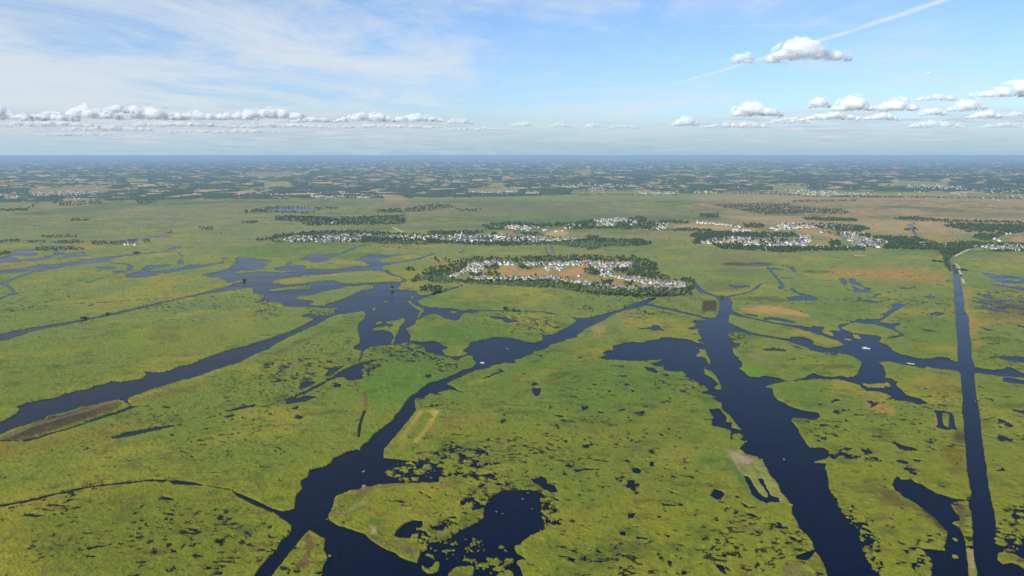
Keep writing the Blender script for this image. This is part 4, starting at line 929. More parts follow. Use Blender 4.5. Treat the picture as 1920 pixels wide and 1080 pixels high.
# lone trees and bushes
for px,py,Rr,H,k,v,l,nm,ct in [
 (735.5,543,6,15,1,4,'dark upright tree alone on the grassy tip in the wide lagoon','broadleaf_tree','tree'),
 (948,583,7.5,12.5,1,0,'round dark tree beside the thin channel in the middle of the marsh','broadleaf_tree','tree'),
 (962,583,6.5,9,2,1,'brownish bush just right of the dark channel-side tree','willow_bush','bush'),
 (971,584,6,7,2,2,'low bush at the right end of the channel-side clump','willow_bush','bush'),
 (806,541,8,11,1,1,'bigger dark tree on the grassy point by the lagoon','broadleaf_tree','tree'),
 (822,545,9,12,0,5,'spreading green tree on the ditch bank left of the near village','broadleaf_tree','tree'),
 (790,545,8,6,2,2,'low pale bush at the shore of the grassy point','willow_bush','bush'),
 (836,544,4,6,1,0,'small dark bush beside the ditch to the near village','willow_bush','bush'),
 (458,527,9,7,1,2,'dark bush at the end of the spit in the left lagoon','willow_bush','bush'),
 (157,598,9,6,1,2,'dark bush on the far bank of the left straight channel','willow_bush','bush'),
 (201,589,6,4,1,2,'small bush on the left channel bank right of the dark one','willow_bush','bush'),
 (256,476,16,12,1,1,'dark tree on the bank of the far left river','broadleaf_tree','tree'),
 (726,511,8,9,1,0,'small dark tree at the bend of the thin channel','broadleaf_tree','tree'),
 (1752,491,12,9,0,2,'left of two round bushes near the canal bend','willow_bush','bush'),
 (1764,492,12,9,0,0,'right of two round bushes near the canal bend','willow_bush','bush'),
 (1776,500,11,9,0,1,'bush on the left bank of the canal','willow_bush','bush'),
 (1783,508,9,7,2,2,'pale bush on the left canal bank','willow_bush','bush'),
 (1789,500,7,8,1,0,'dark bush on the right canal bank by the pale track','willow_bush','bush'),
 (1794,507,8,9,2,1,'brownish bush on the right canal bank','willow_bush','bush'),
 (1806,508,13,9,1,2,'dark bush right of the canal track','willow_bush','bush'),
 (1801,519,6,9,2,4,'narrow brown bush on the right canal bank','willow_bush','bush'),
 (226,751,4,4,1,2,'dark shrub at the end of the bare spoil bank on the left','willow_bush','bush'),
 (97,783,6,3,2,2,'reddish low bush on the left channel shore','willow_bush','bush'),
 (1354,558,6,5,1,0,'dark bush at the fork of the right channels','willow_bush','bush')]:
    put_tree(px,py,Rr,H,k,v,l,ct,name=nm)
# ---------------------------------------------------------------- houses
m_wall=mat('white_render',(.90,.88,.84),.85,.2); m_wall2=mat('cream_render',(.70,.62,.48),.85,.2)
m_slate=mat('slate_roof',(.16,.15,.155),.6,.4); m_thatch=mat('thatch_roof',(.30,.24,.18),.95,.1); m_tile=mat('tile_roof',(.34,.17,.10),.9,.2)
m_brick=mat('chimney_brick',(.35,.2,.14),.9,.2); m_glass=mat('window_glass',(.03,.035,.045),.2,.5)
def box_np(x0,x1,y0,y1,z0,z1):
    V=np.array([(x,y,z) for z in (z0,z1) for x,y in ((x0,y0),(x1,y0),(x1,y1),(x0,y1))],float)
    return V,np.array([(3,2,1,0),(4,5,6,7),(0,1,5,4),(1,2,6,5),(2,3,7,6),(3,0,4,7)])
def cat_np(L):
    o=0;Vs=[];Fs=[]
    for V,F in L: Vs.append(V);Fs.append(F+o);o+=len(V)
    return np.concatenate(Vs),np.concatenate(Fs)
def gable(L,Wd,hw,hr):
    """walls with gables, and a roof with eaves; ridge along x"""
    l,w=L/2,Wd/2
    V=np.array([(-l,-w,-1),(l,-w,-1),(l,w,-1),(-l,w,-1),(-l,-w,hw),(l,-w,hw),(l,w,hw),(-l,w,hw),(-l,0,hr),(l,0,hr)],float)
    F=np.array([(0,1,5,4),(2,3,7,6),(1,2,6,5),(3,0,4,7),(5,6,9,9),(7,4,8,8)])
    e=.35; s=(hr-hw)/w; l2=l+.25; w2=w+e; ze=hw-s*e+.12
    RV=[];T=.22
    for sg in (1,-1):
        RV+=[(-l2,sg*w2,ze),(l2,sg*w2,ze),(l2,0,hr+.15),(-l2,0,hr+.15),(-l2,sg*w2,ze-T),(l2,sg*w2,ze-T),(l2,0,hr+.15-T),(-l2,0,hr+.15-T)]
    RF=[]
    for b in (0,8): RF+=[(b,b+1,b+2,b+3),(b+4,b+7,b+6,b+5),(b,b+4,b+5,b+1),(b+1,b+5,b+6,b+2),(b+3,b+7,b+4,b)]
    return V,F,np.array(RV,float),np.array(RF)
def quadtri(F):
    out=[]
    for f in F:
        out.append((f[0],f[1],f[2]));
        if f[3]!=f[2]: out.append((f[0],f[2],f[3]))
    return np.array(out)
HP=[]   # house patterns: dims
for L,Wd,hw,hr in ((12,8,3.6,7.4),(15,8,3.4,7.2),(10,8,5.4,9.2),(19,8.5,3.4,7.6),(9,7,3.0,6.4)):
    wv,wF,rv,rF=gable(L,Wd,hw,hr)
    wm_=mesh_np('wall',wv,quadtri(wF),[m_wall]); wc_=mesh_np('wall',wv,quadtri(wF),[m_wall2])
    rm_=[mesh_np('roof',rv,rF,[m]) for m in (m_slate,m_thatch,m_tile)]
    cv=[box_np(sx*(L/2-1.1)-.45,sx*(L/2-1.1)+.45,-.35,.35,hr-1,hr+1.3) for sx in (1,-1)]
    cm_=[mesh_np('chimney',*c,[m_brick]) for c in cv]
    wn=[]
    for sx in (-.28,.05,.34): wn.append(mesh_np('window',*box_np(sx*L-.6,sx*L+.6,-Wd/2-.04,-Wd/2+.1,1.0,2.3),[m_glass]))
    dn=mesh_np('door',*box_np(-.12*L-.5,-.12*L+.5,-Wd/2-.05,-Wd/2+.1,-.2,2.1),[m_brick])
    HP.append((L,Wd,hw,hr,wm_,wc_,rm_,cm_,wn,dn,(wv,wF,rv,rF)))
def put_house(px,py,pat,roof,cream,rz,sc,label,group,name='village_house',det=True):
    p=gp(px,py); o=bpy.data.objects.new(name,None); col.objects.link(o); o.location=(p.x,p.y,GZ); o.rotation_euler=(0,0,rz); o.scale=(sc,sc,sc)
    L,Wd,hw,hr,wm_,wc_,rm_,cm_,wn,dn,_=HP[pat]
    link('wall',wc_ if cream else wm_,o); r=link('roof',rm_[roof],o)
    for c in cm_[:1 if pat in (2,4) else 2]: link('chimney',c,r)
    if det:
        for w_ in wn: link('window',w_,o)
        link('door',dn,o)
    tag(o,label,'house',group); return o
NH=[('j:800,180 880,170 1050,150 1250,150 1400,165 1380,195 1180,195 1050,210 1000,260 950,290 880,280 800,270 700,320 660,340 570,345 600,310 700,290 780,240',15),
('j:820,340 900,345 1050,340 1250,330 1400,340 1600,350 1750,345 1920,330 1920,400 1700,380 1560,400 1400,395 1200,385 1050,390 900,400 830,370',19),
('j:1500,160 1700,170 1920,165 1920,200 1700,200 1560,190',17),('j:1800,220 1920,225 1940,265 1820,270',15),('k:0,225 100,230 110,275 0,270',15),
('k:0,160 200,165 400,150 600,160 700,180 800,165 1000,150 1010,185 920,230 800,235 730,240 740,280 720,330 620,350 590,320 600,260 540,230 460,195 250,195 0,200',15),
('k:720,330 900,340 1050,350 1200,380 1400,400 1550,410 1650,430 1700,465 1590,510 1520,520 1380,495 1250,460 1100,415 1000,395 850,370',14),
('k:0,330 100,370 250,400 400,390 520,440 650,450 780,465 900,470 1100,470 1300,470 1400,480 1380,510 1200,510 1080,510 900,500 750,500 620,480 480,470 350,450 200,430 60,405 0,400',17)]
MH=[('c:250,180 340,155 420,145 600,135 900,125 1200,120 1290,125 1320,150 1250,170 1200,190 1100,205 1000,205 900,190 800,205 640,205 500,200 440,210 350,180',10),
('c:1330,150 1450,140 1600,140 1750,130 1920,125 1920,190 1800,185 1700,180 1600,175 1500,160 1350,180',10),
('d:0,250 200,255 400,250 600,250 750,260 900,255 1000,270 1200,270 1400,285 1570,285 1770,290 1760,315 1560,325 1400,325 1290,330 1100,325 850,315 700,330 500,330 300,320 150,310 0,290',10),
('f:80,330 230,290 350,280 650,280 730,300 1000,280 1120,290 1300,290 1300,330 1200,340 1280,360 1250,385 1080,380 900,370 700,360 550,370 500,350 350,345 100,350',12),
('d:720,150 800,145 900,145 1000,140 1180,150 1300,160 1200,175 1170,195 1000,190 900,175 780,165',9),('d:1540,150 1600,130 1700,125 1740,140 1720,170 1560,175',8),
('e:0,130 90,100 200,75 360,70 350,90 240,95 340,120 320,150 160,150 20,145',16),('e:490,110 530,85 600,105 590,125 500,130',8),('e:700,120 900,105 940,125 890,160 870,190 760,200 800,160',13),('e:1230,105 1400,110 1550,125 1560,140 1400,130 1250,120',11),
('f:820,170 1000,155 1250,150 1240,165 1060,190 900,195',9),('f:1130,240 1300,260 1360,320 1220,290',10),('f:1340,190 1500,215 1600,240 1700,220 1900,230 1920,340 1780,330 1740,290 1640,230 1450,220',11),('f:1290,370 1500,375 1800,385 1920,375 1920,395 1500,395',8),('f:440,180 650,185 640,200 440,215',14),('f:800,385 880,385 880,425 800,425',18),
('f:20,90 150,100 350,125 550,150 550,165 300,135 20,115',12),('g:0,350 110,345 90,370 0,370',7),('g:0,410 130,400 330,430 400,440 390,450 260,460 330,510 250,510 150,500 0,520',8),('g:650,460 840,460 830,480 650,475',10),('g:950,475 1050,480 1040,500 960,495',8),('g:1310,505 1550,480 1700,480 1920,480 1920,540 1700,540 1500,510 1340,515',9),('g:1550,410 1670,420 1650,445',10),('g:1650,350 1800,355 1700,365',10),
('c:560,-20 800,-25 990,-22 980,-5 600,0',16),('A:1380,112 1560,115 1550,124 1380,122',6),('L2:1420,395 1560,388 1660,400 1660,415 1560,405 1440,415',9),('L3:600,410 700,420 900,425 880,440 700,445 480,440',10)]
nh=np.concatenate([scatter(s,k*.5) for s,k in NH]); mh=np.concatenate([scatter(s,k) for s,k in MH])
def thin(p,dx,dy):
    keep=[]
    for q in p:
        if all(abs(q[0]-k[0])>dx or abs(q[1]-k[1])>dy for k in keep[-400:]): keep.append(q)
    return np.array(keep)
nh=thin(nh,2.9,1.1); nh=nh[np.argsort(-nh[:,1])]; mo=np.argsort(-mh[:,1]); 
near_n=len(nh); extra=max(0,290-near_n); mh_s=thin(mh[mo][:extra*3],2.4,1.2)[:extra]
mh=np.concatenate([mh,nh[295:]]); used=set(map(tuple,mh_s)); mh_r=np.array([q for q in mh if tuple(q) not in used])
P=np.concatenate([nh,mh_s]) if extra else nh[:295]; near_n=min(near_n,295); n=len(P); print('houses',len(nh),n)
pat=rng.choice(5,n,p=[.34,.24,.12,.1,.2]); roof=rng.choice(3,n,p=[.62,.32,.06]); cream=rng.random(n)<.16
rz=np.where(rng.random(n)<.74,R(90)+rng.normal(size=n)*.3,rng.normal(size=n)*.35)+R(8)
desc=[('long ' if pat[i]==3 else 'tall ' if pat[i]==2 else 'small ' if pat[i]==4 else '')+('cream ' if cream[i] else 'white ')+('slate-roofed','brown-roofed','red-roofed')[roof[i]] for i in range(n)]
lb=labels(P,desc,'house')
for i in range(n):
    put_house(P[i,0],P[i,1],int(pat[i]),int(roof[i]),bool(cream[i]),float(rz[i]),float(.95+.35*rng.random()),lb[i],'houses of the near village' if i<near_n else 'houses of the farther villages',det=i<near_n)
# farther houses of the villages: too many and too small to be single things
def houses_merged(name,p,label,sc=1.):
    Vs=[];Fs=[];Ms=[];o=0; x,y=ground(p[:,0],p[:,1])
    for i in range(len(p)):
        wv,wF,rv,rF=HP[int(rng.choice(5))][10]; a=float((rng.random()<.72)*1.57+rng.normal()*.3+.1); s=sc*(1+.5*rng.random())
        ca,sa=math.cos(a)*s,math.sin(a)*s
        for V,F,mi in ((wv,quadtri(wF),0 if rng.random()<.85 else 1),(rv,quadtri(rF),2 if rng.random()<.65 else 3)):
            W_=np.stack([V[:,0]*ca-V[:,1]*sa+x[i],V[:,0]*sa+V[:,1]*ca+y[i],V[:,2]*s+GZ],1)
            Vs.append(W_);Fs.append(F+o);Ms.append(np.full(len(F),mi));o+=len(V)
    me=mesh_np(name,np.concatenate(Vs),np.concatenate(Fs),[m_wall,m_wall2,m_slate,m_thatch],mi=np.concatenate(Ms))
    return tag(link(name,me),label,'houses',kind='stuff')
houses_merged('far_houses',mh_r,'close-set small white houses filling the farther villages of the marsh',1.05)
# ---------------------------------------------------------------- upland woods and farms beyond the marsh
u2=np.arange(-420,2345,2.2); v2=np.concatenate([[295.6],np.arange(296.4,402,1.0)])
PX2,PY2=np.meshgrid(u2,v2); x2,y2=ground(PX2,PY2)
er=np.interp(PX2,[-400,0,400,700,900,1300,1700,1920,2300],[384,380,374,373,369,365,370,384,392])
wd=fbm(x2,y2*.5,1000,4,7,.55); cell_=LAT[(np.floor((y2*.62+180*(fbm(x2,y2,900,2,6)-.5))/cs).astype(int)*7+3)&511,(np.floor((x2+180*(fbm(x2,y2,900,2,5)-.5))/cs).astype(int)*13+5)&511]
ispt=samp(np.clip(np.abs(rgb-base0).sum(-1)*14,0,1),PX2,PY2,1)
hedge=fbm(x2,y2,120,2,77)
wood=((wd>.49)&(cell_>.38))|(hedge>.68)
wood&=(PY2<er-1)&(ispt<.3)
zc=np.where(wood,8+8*fbm(x2,y2,60,3,78),-4.)
ix=np.arange(PX2.size).reshape(PX2.shape)
F=np.stack([ix[:-1,:-1],ix[1:,:-1],ix[1:,1:],ix[:-1,1:]],-1)
k=(wood[:-1,:-1]|wood[1:,:-1]|wood[1:,1:]|wood[:-1,1:]); F=F[k].reshape(-1,4)
usedv=np.unique(F); rm=np.full(PX2.size,-1); rm[usedv]=np.arange(len(usedv)); V=np.stack([x2,y2,zc],-1).reshape(-1,3)[usedv]
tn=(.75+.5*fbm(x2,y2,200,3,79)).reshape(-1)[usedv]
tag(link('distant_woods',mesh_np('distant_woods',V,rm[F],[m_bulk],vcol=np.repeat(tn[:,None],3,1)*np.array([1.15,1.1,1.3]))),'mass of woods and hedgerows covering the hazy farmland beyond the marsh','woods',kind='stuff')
# farms and small towns far off
fh=[]
TOWN=[('L1:180,245 350,235 560,240 550,262 420,280 300,262 190,262',7),('L1:0,245 100,250 130,275 0,280',12),('L1:260,140 470,150 460,185 300,170',14),('L1:1380,240 1640,240 1640,268 1500,262',14),('L1:1700,160 1790,162 1780,172 1700,172',5),('L1:1700,225 1920,245 1920,280 1760,275',13),
('L2:0,240 200,245 190,272 0,272',8),('L2:500,165 800,170 790,190 520,185',12),('L2:560,120 910,120 900,145 700,160 600,150',8),('L2:680,240 1010,235 1200,238 1190,250 700,252',7),('L2:1080,116 1180,118 1180,128 1090,126',4),('L2:1500,150 1640,150 1640,162 1520,160',6),('L2:1230,195 1600,200 1590,215 1240,212',14),('L2:1680,240 1880,245 1870,258 1700,255',9),
('L3:220,165 290,168 285,182 230,180',6),('L3:480,225 820,235 1060,255 1000,268 700,262',12),('L3:1260,80 1640,85 1640,100 1300,95',6),('L3:1330,115 1600,125 1600,150 1400,145',10),('L3:1250,200 1700,195 1900,230 1880,245 1500,225 1260,225',13),('L3:60,235 200,238 200,250 60,248',9),('L3:1500,240 1600,242 1590,250 1500,250',9)]
for s,k_ in TOWN: fh.append(scatter(s,k_/1.2))
q_=np.stack([rng.random(620)*2000-40,300+(rng.random(620)**.8)*76],1); fh.append(q_[q_[:,1]<np.interp(q_[:,0],[0,400,700,900,1300,1700,1920],[380,374,373,369,365,370,384])-4])
fh=np.concatenate(fh); houses_merged('distant_houses',fh,'tiny white houses and farms dotted over the hazy farmland beyond the marsh',1.05)
# ---------------------------------------------------------------- landmark buildings
m_metal=mat('white_metal',(.80,.80,.80),.5,.4); m_blue=mat('blue_sheet_roof',(.10,.16,.42),.5,.4); m_red=mat('red_sheet',(.62,.06,.05),.6,.3); m_stone=mat('pale_stone',(.62,.56,.46),.9,.2)
def hall(px,py,L,Wd,hw,hr,mw,mr,rz,name,label,cat):
    p=gp(px,py); wv,wF,rv,rF=gable(L,Wd,hw,hr); o=bpy.data.objects.new(name,None); col.objects.link(o); o.location=(p.x,p.y,GZ); o.rotation_euler=(0,0,rz)
    link('wall',mesh_np('wall',wv,quadtri(wF),[mw]),o); link('roof',mesh_np('roof',rv,rF,[mr]),o)
    link('gate',mesh_np('gate',*box_np(-2.5,2.5,-Wd/2-.08,-Wd/2+.1,-.5,hw*.75),[m_slate]),o)
    tag(o,label,cat)
hall(961.7,436,26,16,8,10.5,m_red,m_red,R(8),'sports_shed','bright red shed beside the sports field behind the long far village','shed')
hall(1043.5,435.2,22,12,4,6.5,m_metal,m_metal,R(4),'white_marquee','left of two white marquees on the tan showground','marquee')
hall(1054.8,434.2,13,12,4,6.5,m_metal,m_metal,R(4),'white_marquee','right and smaller of two white marquees on the tan showground','marquee')
hall(942,446.3,70,15,5,8,m_wall,m_metal,R(3),'long_hall','very long white-roofed hall in the middle of the long far village','hall')
hall(915,446.8,40,12,5,8,m_wall,m_metal,R(3),'long_hall','shorter white hall left of the very long one in the far village','hall')
hall(1501,449,22,14,5,8,m_wall,m_blue,R(6),'blue_roofed_hall','smaller blue-roofed hall in the right village','hall')
hall(1507.5,458.5,48,26,6,9.5,m_wall,m_blue,R(6),'blue_roofed_hall','large deep-blue-roofed hall in the front of the right village','hall')
hall(1142,512.5,22,13,7,11,m_wall,m_slate,R(70),'white_hall','biggest white gabled building in the near village','hall')
hall(1086.5,519,17,9,4,8,m_wall,m_thatch,R(60),'farmhouse','lone white farmhouse on the near tan field','farmhouse')
hall(1022,433.5,30,14,6,9,m_stone,m_metal,R(5),'school_building','pale building with white roof left of the tan showground','building')
hall(1216,430.5,70,14,5,7,m_stone,m_tile,R(4),'long_barn','long brownish low barn at the edge of the far village trees','barn')
def church(px,py,H,label,s=1.):
    p=gp(px,py); o=bpy.data.objects.new('village_church',None); col.objects.link(o); o.location=(p.x,p.y,GZ); o.rotation_euler=(0,0,R(30)); o.scale=(s,s,s)
    wv,wF,rv,rF=gable(28,11,8,14); link('wall',mesh_np('wall',wv,quadtri(wF),[m_stone]),o); link('roof',mesh_np('roof',rv,rF,[m_slate]),o)
    tw=link('bell_tower',mesh_np('bell_tower',*box_np(-19,-13,-3,3,-.5,H*.55),[m_stone]),o)
    sv,sf=cone_np(3.3,.12,H*.45,8); sv[:,0]-=16; sv[:,2]+=H*.55; link('spire',mesh_np('spire',sv,sf,[m_stone]),tw)
    tag(o,label,'church')
church(870.8,443,36,'tall pale church with a thin spire above the long far village')
church(1378,450,28,'small church with a white spire in the right village')
# water tower
p=gp(1033.3,325.5); o=bpy.data.objects.new('water_tower',None); col.objects.link(o); o.location=(p.x,p.y,0)
link('shaft',mesh_np('shaft',*cone_np(6,5,42,12),[m_metal]),o); tvv,tff=cone_np(6,13,9,16); tvv[:,2]+=42; V2,F2=cone_np(13,11,6,16); V2[:,2]+=51
link('tank',mesh_np('tank',*cat_np([(tvv,tff),(V2,F2)]),[m_metal]),o); tag(o,'white water tower standing far off in the hazy farmland','water tower')
# wind turbines
def blade_np():
    ys=np.linspace(0,1,8); V=[]
    for q in ys:
        c=(1.4+2.4*math.sin(min(1,q*4)*1.57))*(1-q)**.6*.8+.35
        V+=[(-c*.3,-.25,q*48+1.5),(c*.7,0,q*48+1.5),(-c*.3,.25,q*48+1.5)]
    F=[]
    for i in range(7):
        a=3*i
        for j in range(3): F.append((a+j,a+(j+1)%3,a+3+(j+1)%3,a+3+j))
    return np.array(V),np.array(F)
bl_me=mesh_np('blade',*blade_np(),[m_metal]); tw_me=mesh_np('tower',*cone_np(3.4,1.9,95,14),[m_metal]); na_me=mesh_np('nacelle',*box_np(-2.2,2.2,-3,8,-2,2.2),[m_metal])
hb_v,hb_f=cone_np(1.9,.6,3,10); hb_v=hb_v[:,[0,2,1]]*np.array([1,-1,1]); hb_v[:,1]-=3; hb_me=mesh_np('hub',hb_v,hb_f,[m_metal])
for i,(px,pyb,sc_,lb_) in enumerate([(1209.3,315,1.15,'leftmost of the wind turbine group on the right horizon'),(1220.7,315.5,1.15,'second wind turbine from the left of the right-hand group'),(1250.6,314,1.05,'left of two wind turbines standing close together'),(1253.8,313.5,1.1,'right of two wind turbines standing close together'),(1279.3,314,1.1,'wind turbine at the right end of the group of five'),
  (1341,312,.9,'lone wind turbine right of the group of five'),(1296,312,.6,'small faint wind turbine between the group and the lone one'),
  (547,303,1.5,'rightmost of the four faint turbines on the left horizon'),(525.7,304,1.45,'second from the right of the faint turbines on the left horizon'),(443.7,305,1.2,'third from the right of the faint turbines on the left horizon'),(364,307,1.4,'fourth from the right of the faint turbines on the left horizon'),(55,304,1.0,'very faint turbine far out at the left edge')]):
    p=gp(px,pyb); o=bpy.data.objects.new('wind_turbine',None); col.objects.link(o); o.location=(p.x,p.y,0); o.scale=(sc_*1.2,)*3; o.rotation_euler=(0,0,R(-10+7*(i%4)))
    link('tower',tw_me,o); nn=link('nacelle',na_me,o); nn.location=(0,0,97); h_=link('hub',hb_me,nn); a0=rng.random()*2
    for k_ in range(3):
        b_=link('blade',bl_me,nn); b_.location=(0,-4.5,0); b_.rotation_euler=(0,a0+k_*2.0944,0)
    tag(o,lb_,'wind turbine','wind turbines on the horizon')
# ---------------------------------------------------------------- boats, hides, tussocks
def hull_np(L,B,D):
    st=[(-.5,.80),(-.3,.95),(0,1.),(.25,.85),(.42,.45),(.5,.04)]; V=[]
    for s,b in st: V+=[(s*L,-b*B/2,D),(s*L,-b*B/2*.72,-.15),(s*L,b*B/2*.72,-.15),(s*L,b*B/2,D),]
    F=[]
    for i in range(5):
        a=4*i
        for j in range(3): F.append((a+j,a+j+1,a+5+j,a+4+j))
        F.append((a+3,a,a+4,a+7))
    F.append((0,1,2,3)); F.append((23,22,21,20)); return np.array(V),np.array(F)
m_boat=mat('boat_white',(.82,.82,.82),.35,.5); m_person=mat('dark_cloth',(.10,.10,.14),.9,.2)
def boat(px,py,L,rz,label,cabin=True,m=m_boat):
    p=gp(px,py); o=bpy.data.objects.new('motor_boat' if cabin else 'rowing_boat',None); col.objects.link(o); o.location=(p.x,p.y,.05); o.rotation_euler=(0,0,rz)
    link('hull',mesh_np('hull',*hull_np(L,L*.3,L*.09),[m]),o)
    if cabin:
        c=link('cabin',mesh_np('cabin',*box_np(-L*.22,L*.14,-L*.1,L*.1,L*.09,L*.22),[m]),o); link('window',mesh_np('window',*box_np(-L*.18,L*.148,-L*.104,L*.104,L*.14,L*.19),[m_glass]),c)
        link('canopy',mesh_np('canopy',*box_np(-L*.46,-L*.23,-L*.11,L*.11,L*.2,L*.215),[m]),o)
    else:
        for q in (-.2,.1): link('thwart',mesh_np('thwart',*box_np(q*L-.15,q*L+.15,-L*.13,L*.13,L*.095,L*.12),[m_thatch]),o)
    tag(o,label,'boat')
boat(1624,654,18,R(-12),'largest white boat, afloat in the open water left of the canal')
boat(1630,655,7,R(30),'small pale boat moored at the right end of the largest white boat',False)
boat(904,681,11,R(150),'white boat at the narrow outlet of the dark central lake')
boat(682,884,5.5,R(60),'small white boat alone on the dark river at lower left',False)
boat(951,654,4.5,R(10),'tiny white boat in the middle of the central lake',False)
boat(1708,682.5,16,R(-40),'long narrow pale boat near the bank left of the canal',False,m_stone)
m_reedcut=mat('bleached_reed',(.30,.265,.19),.95,.1,.2,1.5)
def hide_np(seed):
    r=np.random.default_rng(seed); L=[]
    for i in range(26):
        a=r.random()*6.28; rr=1.6+.7*r.random(); h=1.6+1.2*r.random(); x,y=math.cos(a)*rr,math.sin(a)*rr
        v,f=cone_np(.28,.05,h,4); v[:,0]+=x-v[:,2]*x*.16; v[:,1]+=y-v[:,2]*y*.16; L.append((v,f))
    return cat_np(L)
HM=[mesh_np('screen',*hide_np(i),[m_reedcut]) for i in range(3)]; hr_v,hr_f=cone_np(2.1,.3,1.0,9); hr_v[:,2]+=1.7; HR=mesh_np('roof',hr_v,hr_f,[m_reedcut])
for i,(px,py,s_,lb_) in enumerate([(1317.5,645,1.1,'on the pointed shore tip above the small wedge island'),(1207.5,641,1,'on the upper shore of the big dark lake'),(1366.7,627,1,'on the right bank just below the channel fork'),(1377.5,643,1.1,'on the right bank by the small notch of water'),(1374,654,.9,'on the right bank below the small notch'),(1306.7,654,.9,'at the upper end of the small wedge island'),(1239.5,676,1.1,'on the thin islet inside the big dark lake'),(1242.5,687,.9,'on the shore under the thin islet'),(1321.7,691,1,'at the upper tip of the long narrow islet'),(1387.5,692,1.2,'at the foot of the bright green meadow'),(1473.8,634.5,1.3,'on the strip island between the two right channels'),(1584,647,.9,'at the right tip of the strip island'),(1650,641,1,'on the bank right of the largest white boat'),(1784,675.5,1.2,'on the bank just left of the straight canal'),(672.8,644,.9,'on the left shore of the wide lagoon'),(674,844,1.2,'on the left bank of the lower central river'),(631,936,1.5,'at the upper left corner of the big lower island'),(1428,863.5,1.2,'on the left bank beside the spoil mound'),(1484.3,949,1.2,'on the left bank of the lower right river'),(1399,829,1,'at the pointed tip beside the ring pool'),(800,920,.9,'in the middle of the big lower island'),(722,843,1,'at the corner where the central river meets the lilies'),(1828.7,753,.8,'on the right bank of the straight canal'),(1470,863,1.1,'at the tip of the hooked spit in the right river'),(17.5,459,2.2,'by the far left lagoon'),(90,460,2.2,'at the head of the far left lagoon')]):
    p=gp(px,py); o=bpy.data.objects.new('reed_hide',None); col.objects.link(o); o.location=(p.x,p.y,.7); o.rotation_euler=(0,0,i*1.3); o.scale=(s_*.62,)*3
    link('screen',HM[i%3],o); link('roof',HR,o); tag(o,'pale reed-built hide '+lb_,'hide','pale hides along the shores')
def tussock_np(seed,n=40):
    r=np.random.default_rng(seed); v,f=I2; v=v*np.array([1.2,1.2,.75])*(1+.25*(r.random((len(v),1))-.5)); L=[(np.array(v),np.array([(a,b,c,c) for a,b,c in f]))]; return v,f
m_tus=mat('pale_tussock',(.20,.215,.12),.95,.1,.25,1.)
for i,(px,py,s_,lb_) in enumerate([(980,935.5,1.3,'biggest pale tussock in the upper part of the black pool'),(931,959.5,1.1,'left of two pale tussocks in the middle of the black pool'),(942.5,963,.9,'right of two pale tussocks in the middle of the black pool'),(884,1020,1.2,'pale tussock alone in the lower part of the black pool'),(618.5,1042.5,1.6,'pale tussock off the right shore of the lower left islet'),(613,973.5,1,'pale tussock off the left corner of the big lower island'),(998,954,.8,'small pale tussock right of the pool centre'),(990,924,1.1,'flat pale tussock near the upper shore of the black pool'),(683,912.5,3,'large pale mound on the muddy shore of the big lower island'),(1014,995,1,'pale tussock near the right shore of the black pool')]):
    p=gp(px,py); v,f=tussock_np(i); o=link('reed_tussock',mesh_np('reed_tussock',v,f,[m_tus]),loc=(p.x,p.y,.1)); o.scale=(s_,s_,s_); tag(o,lb_,'tussock','pale tussocks in the dark water')
# ---------------------------------------------------------------- cumulus clouds
cm=bpy.data.materials.new('cloud'); cm.use_nodes=True; t=NT(cm.node_tree)
pos=t.n('ShaderNodeTexCoord').outputs['Object']
lw=t.n('ShaderNodeLayerWeight',{'Blend':.5}).outputs['Facing']
nz=t.noise(pos,.012,6,.65)
fr=t.m('SUBTRACT',1.,lw)
al=t.ramp(t.m('ADD',fr,t.m('MULTIPLY',t.m('SUBTRACT',nz,.5),1.5)),.15,.98)
al=t.m('MULTIPLY',al,t.n('ShaderNodeAttribute',attribute_type='OBJECT',attribute_name='cover').outputs['Fac'])
al=t.m('MULTIPLY',al,t.m('SUBTRACT',1.,t.n('ShaderNodeNewGeometry').outputs['Backfacing']))
bp=t.n('ShaderNodeBump',{'Height':t.noise(pos,.010,6,.6),'Distance':60.,'Strength':.8}).outputs[0]
s1=t.n('ShaderNodeBsdfPrincipled',{'Base Color':(.80,.81,.85,1),'Roughness':1.,'Specular IOR Level':0.,'Subsurface Weight':.85,'Subsurface Radius':(1.,1.,1.),'Subsurface Scale':160.,'Normal':bp})
fin=t.n('ShaderNodeMixShader',{0:al,1:t.n('ShaderNodeBsdfTransparent').outputs[0],2:s1.outputs[0]})
t.n('ShaderNodeOutputMaterial',{0:fin.outputs[0]})
def skin(name,V,F,vox):
    """fuse overlapping puffs into one continuous cloud skin"""
    me=mesh_np('tmp',V,F,[cm]); o=link('tmp',me); m=o.modifiers.new('r','REMESH'); m.mode='VOXEL'; m.voxel_size=vox; m.use_smooth_shade=True
    sm=o.modifiers.new('s','SMOOTH'); sm.factor=.5; sm.iterations=3
    dg=bpy.context.evaluated_depsgraph_get(); ev=o.evaluated_get(dg); out=bpy.data.meshes.new_from_object(ev); out.name=name
    bpy.data.objects.remove(o); bpy.data.meshes.remove(me)
    if not out.materials: out.materials.append(cm)
    return out
